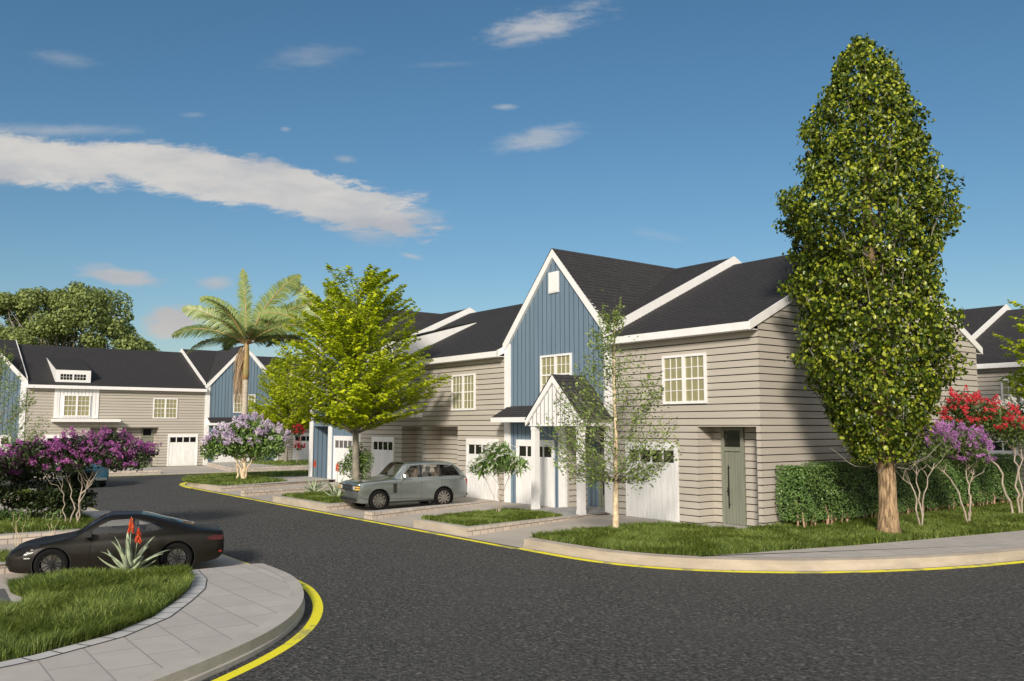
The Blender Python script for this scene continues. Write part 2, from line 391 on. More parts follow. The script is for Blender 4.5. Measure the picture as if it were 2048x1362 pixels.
# ------------------------------------------------------------------ ground
def sheet(name, poly, zf, m, kind='structure', parent=None, label=None, cat=None, uvdir=None, sub=False):
    mb = MB(); pts = [(-u, v, zf(u, v) if callable(zf) else zf) for u, v in poly]
    mb.add(pts, [tuple(range(len(pts)))[::1]])
    o = mb.build(name, m, parent)
    me = o.data
    if me.polygons[0].normal.z < 0: me.flip_normals()
    if parent is None: tag(o, label, cat, kind=kind)
    return o
def dens(poly, step=.6):
    out = []
    for i in range(len(poly)):
        a = np.array(poly[i]); b = np.array(poly[(i+1) % len(poly)]); k = max(1, int(np.linalg.norm(b-a)/step))
        for j in range(k): out.append(tuple(a+(b-a)*j/k))
    return out
def smooth_path(pts, it=2):
    for _ in range(it):
        q = [pts[0]]
        for a, b in zip(pts[:-1], pts[1:]):
            a = np.array(a); b = np.array(b); q += [tuple(a*.75+b*.25), tuple(a*.25+b*.75)]
        q.append(pts[-1]); pts = q
    return pts
def offset_path(pts, d):
    P = np.array(pts, float); T = np.gradient(P, axis=0); T = nrm(T); N = np.stack([T[:, 1], -T[:, 0]], 1)
    return [tuple(p) for p in P+N*d]
def strip(mb, A, B, zA, zB, closed=False):
    n = len(A); L = 0
    for i in range(n-1):
        dl = math.dist(A[i], A[i+1])
        mb.quad(G(*A[i], zA(*A[i])), G(*A[i+1], zA(*A[i+1])), G(*B[i+1], zB(*B[i+1])), G(*B[i], zB(*B[i])),
                [(L, 0), (L+dl, 0), (L+dl, math.dist(A[i+1], B[i+1]) or 1), (L, math.dist(A[i], B[i]) or 1)])
        L += dl
    return mb
def skirt(mb, path, zt, zb=lambda u, v: -.05, h=None):
    L = 0.
    for a, b in zip(path[:-1], path[1:]):
        dl = math.dist(a, b); za, zc = zt(*a), zt(*b); ya, yc = zb(*a), zb(*b)
        mb.quad(G(*a, ya), G(*b, yc), G(*b, zc), G(*a, za), [(L, ya), (L+dl, yc), (L+dl, zc), (L, za)]); L += dl
    return mb

sheet('ground', [(-400, -400), (400, -400), (400, 400), (-400, 400)], -.02, M['ground'])
sheet('road', [(-60, -60), (46.9, -60), (46.9, 40), (-60, 40)], 0., M['asphalt'])
def dz(u, v): return .006+.112*min(1, max(0, (v+7.6)/6.8))
# driveway apron in front of the main row (slopes up to the houses)
mb = MB()
us = [2.0, 5.5, 8.8, 12, 15.3, 21, 25, 28, 31.6, 34.5]
for a, b in zip(us[:-1], us[1:]):
    for c, d in ((-7.62, -4.), (-4., -.8), (-.8, 15.)):
        mb.quad(G(a, c, dz(a, c)), G(b, c, dz(b, c)), G(b, d, dz(b, d)), G(a, d, dz(a, d)))
o = mb.build('driveway', M['drive']); tag(o, kind='structure')
if o.data.polygons[0].normal.z < 0: o.data.flip_normals()
sheet('driveway', [(2.7, -14.72), (27, -14.72), (27, -30), (2.7, -30)], .008, M['drive'])
sheet('driveway', [(-5, 8), (33, 15.0), (33, 25.2), (-5, 25.2)], .10, M['drive'])

def zt_main(u, v): return .275-.10*min(1, max(0, (v+7.5)/7))
def zt_far(u, v): return .26
def bed(uv, kerb_path, stone_path, top_poly, zt, label, soil_poly=None, group='raised planter beds along the driveways', cap=None):
    r = empty('planter_bed', G(*uv), label=label, cat='planter bed', group=group)
    inv = r.location
    def fin(o):
        o.data.transform(Matrix.Translation(-inv)); o.parent = r; return o
    if kerb_path: fin(skirt(MB(), kerb_path, zt).build('kerb_face', M['kerb']))
    if stone_path: fin(skirt(MB(), stone_path, zt).build('stone_facing', M['stone']))
    fin(sheet('capping', top_poly, zt, cap or M['kerbtop'], kind=None, parent=None))
    return r

GR = []   # (poly, zfunc, density, height, label)
def zoff(f, d): return lambda u, v: f(u, v)+d
# bed P2 (white crape myrtle)
P2 = [(5.4, -7.45), (8.55, -7.5), (9.6, -3.4), (9.75, -1.7), (6.9, -.4), (6.8, -1.0)]
bed((7, -5), [(8.75, -3.6), (8.55, -7.5), (5.4, -7.45)], [(5.4, -7.45), (6.75, -1.05), (6.9, -.35)], [(5.4, -7.45), (8.55, -7.5), (9.5, -1.2), (9.4, -.06), (6.7, -.06), (6.75, -1.05)], zt_main,
    'low stone-faced planter bed under the small white-flowered tree, in front of the porch')
GR.append(([(5.72, -7.2), (8.45, -7.3), (9.35, -3.0), (9.1, -2.6), (6.75, -2.4)], zoff(zt_main, .006), 2400, .13, 'grass in the planter bed around the small white-flowered tree'))
# thin wall beside SUV
def wall_thing(path0, path1, zt, label):
    r = empty('low_stone_wall', G(*path0[0]), label=label, cat='low wall', group='low stone walls between driveways'); inv = r.location
    sk = skirt(MB(), [path0[-1]]+[path1[-1]][:0]+list(path0[::-1])+list(path1)+[path0[-1]], zt).build('stone_facing', M['stone'])
    tp = sheet('capping', list(path0)+list(path1[::-1]), zt, M['kerbtop'], kind=None)
    for o in (sk, tp):
        for k in ('kind',):
            if k in o: del o[k]
        o.data.transform(Matrix.Translation(-inv)); o.parent = r
wall_thing([(11.3, -7.6), (12.6, -3.8), (13.45, -.6)], [(11.9, -7.6), (12.95, -3.8), (13.7, -.6)], zt_main, 'low stone-faced wall beside the silver SUV')
wall_thing([(24.3, -7.6), (25.2, -3.8), (26.2, -.6)], [(24.75, -7.6), (25.6, -3.8), (26.5, -.6)], zt_main, 'low stone-faced wall left of the two red-spiked aloes')
# bed P4 (aloes, yellow tree)
P4 = [(15.3, -7.5), (20.7, -7.6), (22.9, -.5), (17.4, -.5)]
bed((18, -5), [(22.4, -2.5), (20.7, -7.6), (15.3, -7.5)], [(15.3, -7.5), (17.3, -.5)], [(15.3, -7.5), (20.7, -7.6), (22.7, -.06), (17.3, -.06)], zt_main,
    'low planter bed with two aloes in front of the silver SUV')
GR.append(([(15.7, -7.2), (20.5, -7.3), (21.7, -3.4), (17.0, -3.2)], zoff(zt_main, .006), 2000, .13, 'grass in the planter bed around the two aloes'))
# bed P6 (pale lilac, palm) with rounded road end
e6 = smooth_path([(31.4, -7.6), (33.4, -7.5), (35.6, -7.0), (37.6, -5.8), (38.6, -3.4), (38.8, 0), (38.8, 22)], 2)
bed((33, -4.5), [(28.0, -7.5)]+e6, [(28.0, -7.5), (30.0, -.5)], [(28.0, -7.5)]+e6+[(33.8, 22), (33.8, -.06), (30.0, -.06)], lambda u, v: .27,
    'corner planter bed with kerb around the pale lilac shrub and palm')
GR.append(([(28.5, -7.2)]+offset_path(e6, .3)[2:]+[(34.4, 22), (34.4, -3.0), (30.1, -3.0)], lambda u, v: .276, 700, .15, 'grass in the corner bed under the pale lilac shrub and palm'))
sheet('path', [(34.2, -3.4), (38.3, -3.9), (38.3, -3.1), (34.2, -2.7)], .30, M['path'])
# entry paving tiles in front of doors
sheet('path', [(6.9, -2.35), (9.3, -2.5), (9.4, .95), (6.9, .95)], .178+.02, M['path'])
sheet('path', [(-.2, -1.6), (2.9, -1.6), (2.9, .78), (.1, .78), (.1, .0), (-.2, .0)], .135, M['path'])
sheet('path', [(16.9, -.9), (22.6, -.9), (22.6, .9), (16.9, .9)], .19, M['path'])
sheet('path', [(17.1, -3.05), (21.9, -3.2), (22.4, -.95), (17.2, -.95)], .235, M['path'])

def outs0(path, ref):
    a = offset_path(path, .3); i = len(path)//2
    return 1 if math.dist(a[i], ref) > math.dist(path[i], ref) else -1
# corner lawn with side-street sidewalk
e1 = smooth_path([(2.5, -7.5), (1.2, -7.5), (-.2, -7.46), (-1.6, -7.15), (-3.0, -6.35), (-4.4, -4.95), (-5.5, -3.2), (-6.35, -1.2), (-6.9, .9), (-7.2, 3.2), (-7.3, 7), (-7.3, 60)], 2)
mb = MB(); skirt(mb, [(2.75, -1.2), (2.5, -7.5)]+e1, lambda u, v: .24)
def dn(u, v): return .245
inner = offset_path(e1, .28)
if math.dist(inner[10], (0, 0)) > math.dist(e1[10], (0, 0)): inner = offset_path(e1, -.28)
strip(mb, e1, inner, lambda u, v: .24, lambda u, v: .258)
eo1 = offset_path(e1, .025*outs0(e1, (3, 3))); skirt(mb, eo1, lambda u, v: .085); strip(mb, e1, eo1, lambda u, v: .10, lambda u, v: .085)
tag(mb.build('kerb', M['kerb']), kind='structure')
sheet('lawn_soil', inner+[(-4, 60), (0, 60), (0, 0.05), (-.2, -1.6), (2.75, -1.6), (2.7, -7.2)], .250, M['soil'])
walk_in = [(-2.75, -6.1), (-3.1, -4.9), (-3.45, -3.3), (-3.9, -1.6), (-4.5, 1.4), (-5.2, 5.4), (-5.4, 9), (-5.4, 60)]
wo_ = [p for p in inner if p[1] > -6.35]
sheet('sidewalk', [(-2.75, -6.25)]+wo_+walk_in[::-1], .262, M['paver'])
gl = [(2.6, -7.15)]+[p for p in offset_path(e1, -.34 if inner == offset_path(e1, -.28) else .34) if p[1] < -6.1]+walk_in[:7]+[(-5.4, 24), (-.1, 24), (-.05, .05), (-.3, -1.3), (.6, -1.75), (1.6, -1.55), (2.5, -1.9), (2.75, -3)]
GR.append((gl, lambda u, v: .256, 1500, .15, 'corner lawn around the tall columnar tree and along the hedge'))
# stone facing side of lawn bed toward driveway handled by kerb skirt

# foreground corner pavement
e2 = smooth_path([(2.8, -14.95), (1.6, -14.97), (.6, -15.08), (-.5, -15.4), (-1.6, -15.85), (-2.7, -16.5), (-3.7, -17.35), (-4.6, -18.45), (-5.5, -19.8), (-6.4, -21.6), (-7.0, -24), (-7.3, -28), (-7.3, -50)], 2)
mb = MB(); skirt(mb, [(2.8, -30), (2.8, -14.95)]+e2, lambda u, v: .235)
in2 = offset_path(e2, -.26)
if math.dist(in2[12], (3, -25)) > math.dist(e2[12], (3, -25)): in2 = offset_path(e2, .26)
strip(mb, e2, in2, lambda u, v: .235, lambda u, v: .25)
eo2 = offset_path(e2, .025*outs0(e2, (3, -25))); skirt(mb, eo2, lambda u, v: .07); strip(mb, e2, eo2, lambda u, v: .085, lambda u, v: .07)
tag(mb.build('kerb', M['kerbtop']), kind='structure')
sheet('sidewalk', in2+[(-2, -50), (2.8, -50)], .246, M['paver'])
gq = [(2.85, -18.0), (2.7, -16.75), (1.5, -16.95), (.5, -17.3), (-.5, -17.85), (-1.6, -18.52), (-2.5, -19.4), (-3.1, -20.5), (-3.6, -22.2), (-3.9, -26), (.2, -26), (.42, -21.4), (.46, -20.2), (1.3, -19.95), (2.2, -20.1), (3.1, -20.0), (3.3, -19.0)]
sheet('lawn_soil', gq, .252, M['soil'])
GR.append((gq, lambda u, v: .256, 3800, .19, 'foreground lawn patch beside the dark sports car'))
eb = gq[1:10]; eo = offset_path(eb, .30)
if math.dist(eo[4], (3, -25)) < math.dist(eb[4], (3, -25)): eo = offset_path(eb, -.30)
mb = strip(MB(), eb, eo, lambda u, v: .258, lambda u, v: .258); o = mb.build('edging', M['edging']); tag(o, kind='structure')
if o.data.polygons[0].normal.z < 0: o.data.flip_normals()
sheet('path', [(2.75, -20.15), (.5, -20.25), (.25, -26), (2.75, -26)], .257, M['edging'])

# far side of the main road, left: beds and walls seen past the sports car
bed((8, -17), None, [(8.3, -20), (8.3, -16.6), (6.9, -14.95), (6.2, -14.95), (6.3, -20)], [(8.3, -30), (8.3, -16.6), (6.9, -14.95), (6.2, -14.95), (6.2, -30)], lambda u, v: .25, 'low stone wall and planter bed just behind the dark sports car')
GR.append(([(6.5, -30), (6.5, -18.6), (8.0, -18.6), (8.0, -30)], lambda u, v: .256, 700, .15, 'grass strip behind the nose of the dark sports car'))
bed((14, -17), [(12.0, -15.4), (12.3, -14.95), (18.0, -14.95), (18.3, -15.4)], [(12.0, -30), (12.0, -15.4)], [(12.0, -30), (12.0, -15.4), (12.3, -14.95), (18, -14.95), (18.3, -15.4), (18.3, -30)], lambda u, v: .26, 'planter bed under the big purple-flowered tree')
GR.append(([(12.4, -30), (12.4, -17.0), (13.3, -16.2), (18.0, -16.2), (18.0, -30)], lambda u, v: .266, 600, .17, 'grass under the big purple-flowered tree'))
e3 = smooth_path([(27, -15.0), (30, -15.1), (33, -15.5), (35.4, -16.8), (37, -19), (37.6, -22), (37.6, -40)], 2)
bed((33, -18), [(27, -30), (27, -15.0)]+e3, None, [(27, -30), (27, -15.0)]+e3, lambda u, v: .26, 'corner planter bed around the slim green tree at left')
GR.append(([(27.4, -30), (27.4, -15.5), (32, -15.9), (35, -17.4), (36.6, -20), (37, -30)], lambda u, v: .266, 350, .16, 'grass around the slim green tree at left'))

# far side street (in front of the facing row)
sheet('driveway', [(46.6, -40), (46.6, 30), (58, 30), (58, -40)], .02, M['drive'])
mb = MB(); skirt(mb, [(46.5, -40), (46.5, 30)], lambda u, v: .06); strip(mb, [(46.5, -40), (46.5, 30)], [(46.8, -40), (46.8, 30)], lambda u, v: .06, lambda u, v: .06)
tag(mb.build('kerb', M['kerbtop']), kind='structure')
bed((47, -9), None, [(57.5, -14.4), (46.9, -14.4), (46.9, -5.4), (57.5, -4.0)], [(57.5, -14.4), (46.9, -14.4), (46.9, -5.4), (57.5, -4.0)], lambda u, v: .30, 'stone-faced planter bed across the side street, in front of the house with the dormer')
GR.append(([(50.5, -14.2), (50.5, -5.3), (55, -4.7), (55, -14.2)], lambda u, v: .306, 300, .18, 'grass in front of the house with the dormer across the street'))
bed((47, 4), None, [(57.5, 1.2), (46.9, -.4), (46.9, 14), (57.5, 14)], [(57.5, 1.2), (46.9, -.4), (46.9, 14), (57.5, 14)], lambda u, v: .30, 'stone-faced planter bed across the side street, in front of the blue gable')
GR.append(([(47.6, 3.5), (47.6, 13.8), (56, 13.8), (56, 3.5)], lambda u, v: .306, 300, .18, 'grass in front of the blue gable house across the street'))

# yellow lines (4 mm above the asphalt)
def yline(path, o0, o1, sgn=1):
    a = offset_path(path, o0*sgn); b = offset_path(path, o1*sgn)
    o = strip(MB(), a, b, lambda u, v: .004, lambda u, v: .004).build('road_marking', M['yellow']); tag(o, kind='structure')
    if o.data.polygons[0].normal.z < 0: o.data.flip_normals()
def outs(path, ref):   # sign that moves away from ref
    a = offset_path(path, .3); i = len(path)//2
    return 1 if math.dist(a[i], ref) > math.dist(path[i], ref) else -1
yline([(31.6, -7.68), (2.5, -7.68)], .05, .25, outs([(31.6, -7.68), (12, -7.68), (2.5, -7.68)], (12, 0)))
yline(e1, .10, .34, outs(e1, (3, 3)))
yline(e6, .10, .42, outs(e6, (30, 5)))
yline(e2, .17, .36, outs(e2, (3, -25)))
yline([(27, -14.9), (2.8, -14.9)], .04, .22, outs([(27, -14.9), (12, -14.9), (2.8, -14.9)], (12, -25)))
yline([(46.4, -40), (46.4, 30)], .04, .26, outs([(46.4, -40), (46.4, 0), (46.4, 30)], (60, 0)))

# grass: blades as geometry
CU, CV = -16.76, -22.57
def make_grass(poly, zf, density, h, label):
    P = np.array(poly); lo, hi = P.min(0), P.max(0); n = int((hi-lo).prod()*density*1.0)
    n = min(n, 900000)
    Q = rng.uniform(lo, hi, (n, 2)); Q = Q[inpoly(Q, poly)]
    d = np.hypot(Q[:, 0]-CU, Q[:, 1]-CV)
    keep = rng.uniform(0, 1, len(Q)) < np.clip((24/np.maximum(d, 1))**1.2, .12, 1)
    Q = Q[keep]; d = d[keep]; n = len(Q)
    if n == 0: return
    # clumpy height field
    cl = np.sin(Q[:, 0]*2.9+np.sin(Q[:, 1]*2.3)*1.4)*np.sin(Q[:, 1]*3.3+np.cos(Q[:, 0]*1.9)*1.2)
    c2 = np.sin(Q[:, 0]*11+3*np.sin(Q[:, 1]*7))*np.sin(Q[:, 1]*12+2*np.cos(Q[:, 0]*6))
    hh = h*(.70+.22*cl+.24*c2+.36*rng.uniform(-1, 1, n)); hh = np.clip(hh, h*.2, h*1.6)
    z0 = np.array([zf(u, v) for u, v in Q]) if n < 400000 else np.full(n, zf(*Q[0]))
    B = np.stack([-Q[:, 0], Q[:, 1], z0], 1)
    a = 2.2*np.sin(Q[:, 0]*1.7+np.sin(Q[:, 1]*2.1))+1.8*np.cos(Q[:, 1]*1.5)+rng.normal(0, 1.0, n); ln = rng.uniform(.15, 1.25, n)*hh
    dirx = np.stack([np.cos(a), np.sin(a), np.zeros(n)], 1)
    wa = a+np.pi/2+rng.normal(0, .5, n); w = (.0035+.0045*rng.uniform(0, 1, n))*np.clip(d/14, 1, 3.2)
    wd = np.stack([np.cos(wa), np.sin(wa), np.zeros(n)], 1)*w[:, None]
    mid = B+dirx*(ln*.33)[:, None]; mid[:, 2] += hh*.62
    tip = B+dirx*ln[:, None]; tip[:, 2] += hh
    V = np.stack([B-wd, B+wd, mid+wd*.8, mid-wd*.8, tip+wd*.12, tip-wd*.12], 1).reshape(-1, 3)
    F = (np.arange(n)[:, None, None]*6+np.array([(0, 1, 2, 3), (3, 2, 4, 5)])[None]).reshape(-1, 4)
    patch = .5+.5*np.sin(Q[:, 0]*.9+1.7*np.sin(Q[:, 1]*.7))*np.cos(Q[:, 1]*1.1)
    r = np.clip(.05+.55*rng.uniform(0, 1, n)**1.3+.25*patch*rng.uniform(.3, 1, n)+.12*c2, 0, 1)
    o = npmesh('grass', V, F, M['grass'], None, np.repeat(r, 6)); tag(o, label, 'grass', kind='stuff')
for g_ in GR: make_grass(*g_)
# ------------------------------------------------------------------ houses
Z0 = .12; EY = -.45; EZ = 6.70; RY = 7.4; RZ = 10.42; SL = (RZ-EZ)/(RY-EY)
def roofz(y): return EZ+SL*((y if y < RY else 2*RY-y)-EY)
LAP = .2335
def cut(a, b, holes):
    out = [(a, b)]
    for h0, h1 in holes:
        nx = []
        for p, q in out:
            if h1 <= p or h0 >= q: nx.append((p, q)); continue
            if h0 > p: nx.append((p, h0))
            if h1 < q: nx.append((h1, q))
        out = nx
    return [(p, q) for p, q in out if q-p > .004]
def siding(mb, f, s0, s1, z0, z1, ops=(), lim=None, out=.03, rec=-.03):
    zs = []; k = -1
    while True:
        a = .137+k*LAP; k += 1
        if a > z1: break
        for lo, hi, kind in ((a, a+.032, 'g'), (a+.032, a+LAP, 'b')):
            lo_, hi_ = max(lo, z0), min(hi, z1)
            if hi_-lo_ > .002: zs.append((lo_, hi_, kind, lo, hi))
    for lo, hi, kind, L0, H0 in zs:
        br = sorted({lo, hi}|{z for o in ops for z in (o[2], o[3]) if lo+.002 < z < hi-.002})
        for a, b in zip(br[:-1], br[1:]):
            hs = [(o[0], o[1]) for o in ops if o[2] < b-.001 and o[3] > a+.001]
            for p, q in cut(s0, s1, hs):
                pa, qa, pb, qb = p, q, p, q
                if lim:
                    la, ra = lim(a); lb, rb = lim(b); pa, qa = max(p, la), min(q, ra); pb, qb = max(p, lb), min(q, rb)
                    if qa-pa < .01: continue
                    if qb-pb < .01: pb = qb = (pb+qb)/2
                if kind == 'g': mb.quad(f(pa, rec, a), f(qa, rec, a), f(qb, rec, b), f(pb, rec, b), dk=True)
                else:
                    oa = out-(out-.014)*(a-L0)/(H0-L0); ob = out-(out-.014)*(b-L0)/(H0-L0)
                    mb.quad(f(pa, oa, a), f(qa, oa, a), f(qb, ob, b), f(pb, ob, b))
                    mb.quad(f(pa, rec, a), f(qa, rec, a), f(qa, oa, a), f(pa, oa, a))
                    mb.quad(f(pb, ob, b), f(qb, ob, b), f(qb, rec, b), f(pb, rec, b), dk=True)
def boards(mb, f, s0, s1, z0, topf, ops=(), w=.285, gap=.030, out=.022, rec=-.03):
    """vertical boards with open joints; topf(s) = top height"""
    ss = []; k = math.floor(s0/w)
    while k*w < s1:
        ss.append((max(s0, k*w), min(s1, k*w+gap), rec)); ss.append((max(s0, k*w+gap), min(s1, (k+1)*w), out)); k += 1
    eb = sorted({e for o in ops for e in (o[0], o[1])})
    for a, b, o_ in ss:
        if b-a < .004: continue
        br = [a]+[e for e in eb if a+.002 < e < b-.002]+[b]
        for p, q in zip(br[:-1], br[1:]):
            hs = [(o[2], o[3]) for o in ops if o[0] < q-.001 and o[1] > p+.001]
            tp, tq = topf(p), topf(q); t = min(tp, tq)
            segs = cut(z0, t, hs)
            for lo, hi in segs:
                ha, hb = (tp, tq) if abs(hi-t) < 1e-6 else (hi, hi)
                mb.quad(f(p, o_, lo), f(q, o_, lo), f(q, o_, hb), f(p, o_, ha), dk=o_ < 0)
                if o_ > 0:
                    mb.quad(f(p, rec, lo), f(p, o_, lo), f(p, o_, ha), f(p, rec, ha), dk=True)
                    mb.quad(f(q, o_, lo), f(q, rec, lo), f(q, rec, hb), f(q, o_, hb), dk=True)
                    mb.quad(f(p, rec, lo), f(q, rec, lo), f(q, o_, lo), f(p, o_, lo))
def FR(y=0.): return lambda s, o, z: (s, y-o, z)
def RT(x): return lambda s, o, z: (x+o, s, z)      # faces +x
def LF(x): return lambda s, o, z: (x-o, s, z)      # faces -x
def BK(y): return lambda s, o, z: (s, y+o, z)
def roofplane(mb, a, b, c, d, step=.2, lift=.014):
    """a,b lower edge, c,d upper edge (a->d, b->c)"""
    a, b, c, d = map(Vector, (a, b, c, d)); n = (b-a).cross(d-a).normalized()
    if n.z < 0: n = -n
    Ls = max((d-a).length, (c-b).length); k = max(1, int(Ls/step)); w = (b-a).length
    u0 = 0
    for i in range(k):
        t0, t1 = i/k, (i+1)/k
        p = a.lerp(d, t0)+n*lift; q = b.lerp(c, t0)+n*lift; r = b.lerp(c, t1); s_ = a.lerp(d, t1)
        v0, v1 = Ls*t0, Ls*t1; ww = (q-p).length
        mb.quad(p, q, r, s_, [(a.x+a.y, v0), (a.x+a.y+ww, v0), (a.x+a.y+ww, v1), (a.x+a.y, v1)])
        mb.quad(p-n*lift, q-n*lift, q, p)
def window(par, x, z, w, h, y=0., cols=3, rows=2, double=True, mir=None, panem='curtain'):
    """casing, sashes and glazing bars; x centre, z bottom"""
    mb = MB(mir); c = .085; x0, x1 = x-w/2, x+w/2; yo = y-.085
    mb.box(x0, x1, yo, y+.02, z, z+c*1.1); mb.box(x0, x1, yo, y+.02, z+h-c, z+h)
    mb.box(x0, x0+c, yo, y+.02, z+c*1.1, z+h-c); mb.box(x1-c, x1, yo, y+.02, z+c*1.1, z+h-c)
    hs = [(x0+c, x-.07), (x+.07, x1-c)] if double else [(x0+c, x1-c)]
    if double: mb.box(x-.07, x+.07, yo, y+.02, z+c*1.1, z+h-c)
    zb, zt = z+c*1.1, z+h-c; zm = (zb+zt)/2
    for a, b in hs:
        mb.box(a, b, y-.06, y-.01, zm-.03, zm+.03)
        for lo, hi in ((zb, zm-.03), (zm+.03, zt)):
            for i in range(1, cols): q = a+(b-a)*i/cols; mb.box(q-.013, q+.013, y-.05, y-.015, lo, hi)
            for i in range(1, rows):
                q = lo+(hi-lo)*i/rows
                for j in range(cols):
                    p0 = a+(b-a)*j/cols+(.013 if j else 0); p1 = a+(b-a)*(j+1)/cols-(.013 if j < cols-1 else 0)
                    mb.box(p0, p1, y-.049, y-.016, q-.012, q+.012)
    o = mb.build('window', M['white'], par)
    pm = MB(mir); pm.box(x0+c*.5, x1-c*.5, y-.03, y-.005, z+c*.5, z+h-c*.5)
    pm.build('pane', M[panem], o)
    return o
def garage(par, x0, x1, mir=None, h=2.7, y=0.):
    z0 = Z0+.005; zt = z0+h; fr = .11; mb = MB(mir); yo = y-.075
    mb.box(x0, x0+fr, yo, y, z0, zt); mb.box(x1-fr, x1, yo, y, z0, zt); mb.box(x0+fr, x1-fr, yo, y, zt-.27, zt)
    a, b = x0+fr, x1-fr; wz0, wz1 = z0+2.0, zt-.27; n = 4; yl = y-.048
    mu = .075; cw = (b-a-mu*(n+1))/n
    for i in range(n+1): q = a+i*(cw+mu); mb.box(q, q+mu, yl, y, wz0, wz1)
    # leaf: rows of raised boards with thin joints
    zr = [z0+.01, z0+.64, z0+1.30, wz0]
    for lo, hi in zip(zr[:-1], zr[1:]):
        for i in range(n*2):
            p = a+(b-a)*i/(n*2); q = a+(b-a)*(i+1)/(n*2)
            dy = .006 if i % 2 else 0
            mb.box(p+.004, q-.004, yl+.004+dy, y, lo+.006, hi-.006)
    mb.box(a, b, y-.036, y-.001, z0, wz0)
    o = mb.build('garage_door', M['whitewood'], par)
    pm = MB(mir)
    for i in range(n): q = a+mu+i*(cw+mu); pm.box(q, q+cw, y-.03, y-.01, wz0, wz1)
    pm.build('pane', M['dkglass'], o)
    return o
def frontdoor(par, x0, x1, y, mir=None, zt=3.36):
    z0 = Z0+.02; mb = MB(mir); f = .12; yo = y-.09
    mb.box(x0, x0+f, yo, y, z0, zt); mb.box(x1-f, x1, yo, y, z0, zt); mb.box(x0+f, x1-f, yo, y, z0+2.42, z0+2.56); mb.box(x0+f, x1-f, yo, y, zt-.1, zt)
    o = mb.build('front_door', M['doorgreen'], par)
    lf = MB(mir); a, b = x0+f, x1-f; n = 5
    lf.box(a, b, y-.03, y-.005, z0, z0+2.42)
    for i in range(n):
        p = a+(b-a)*i/n; q = a+(b-a)*(i+1)/n; lf.box(p+.006, q-.006, y-.045, y-.03, z0+.01, z0+2.41)
    lf.build('door_leaf', M['doorgreen'], o)
    h = MB(mir); hx = a+.17
    h.box(hx, hx+.03, y-.13, y-.10, z0+.55, z0+1.95)
    for zz in (.65, 1.85): h.box(hx+.005, hx+.025, y-.10, y-.045, z0+zz, z0+zz+.03)
    h.box(hx-.09, hx-.05, y-.06, y-.045, z0+.92, z0+1.22); h.box(hx-.085, hx+.0, y-.10, y-.06, z0+1.08, z0+1.11)
    h.build('handle', M['black'], o)
    g = MB(mir); g.box(x0+f, x1-f, y-.05, y-.02, z0+2.56, zt-.1); g.build('transom_pane', M['dkglass'], o)
    return o
def recess_walls(wb, cb, x0, x1, d, mir, zt=3.38, fn=siding, door=None, **kw):
    """side reveals, back wall and ceiling of an entry recess"""
    siding(wb, RT(x0), -.026, d, Z0, zt) if fn is siding else boards(wb, RT(x0), 0, d, Z0, lambda s: zt)
    siding(wb, LF(x1), -.026, d, Z0, zt) if kw.get('right', siding) is siding else boards(wb, LF(x1), 0, d, Z0, lambda s: zt)
    ops = [(door[0], door[1], Z0, zt)] if door else []
    if kw.get('back', siding) is siding: siding(wb, FR(d), x0, x1, Z0, zt, ops)
    cb.box(x0, x1, .02, d, zt, zt+.05)
def rake(mb, x, w, y0, y1, off0, off1, t=.0):
    """sloping board in the plane x..x+w following roofz, from roofz+off0 to roofz+off1"""
    pl = []
    if y0 < RY < y1: ys = [y0, RY, y1]
    else: ys = [y0, y1]
    top = [(y, roofz(y)+off1) for y in ys]; bot = [(y, roofz(y)+off0) for y in ys]
    poly = bot+top[::-1]
    mb.prism(poly, lambda a, b, d: (x+d, a, b), w, 0.)
def unit_roof(par, W_, y0=EY, lift=0., mir=None, x0=0.):
    mb = MB(mir); zb = roofz(y0)+lift
    roofplane(mb, (x0, y0, zb), (W_, y0, zb), (W_, RY, RZ+lift), (x0, RY, RZ+lift))
    roofplane(mb, (W_, 2*RY-EY, EZ+lift), (x0, 2*RY-EY, EZ+lift), (x0, RY, RZ+lift), (W_, RY, RZ+lift))
    # underside closes the attic
    mb.quad((x0, y0, zb-.05), (x0, RY, RZ+lift-.05), (W_, RY, RZ+lift-.05), (W_, y0, zb-.05))
    return mb.build('roof', M['roof'], par)
def eave(par, W_, mir=None, back=True, x0=0.):
    if back: y = 2*RY-EY; m2 = MB(mir); m2.box(x0, W_, y+.005, y+.035, 6.44, 6.69); m2.box(x0, W_, 2*RY+.035, y+.005, 6.44, 6.465); m2.build('fascia', M['white'], par)
    mb = MB(mir); mb.box(x0, W_, EY-.035, EY-.005, 6.44, 6.69); mb.box(x0, W_, EY-.005, -.035, 6.44, 6.465)
    return mb.build('fascia', M['white'], par)

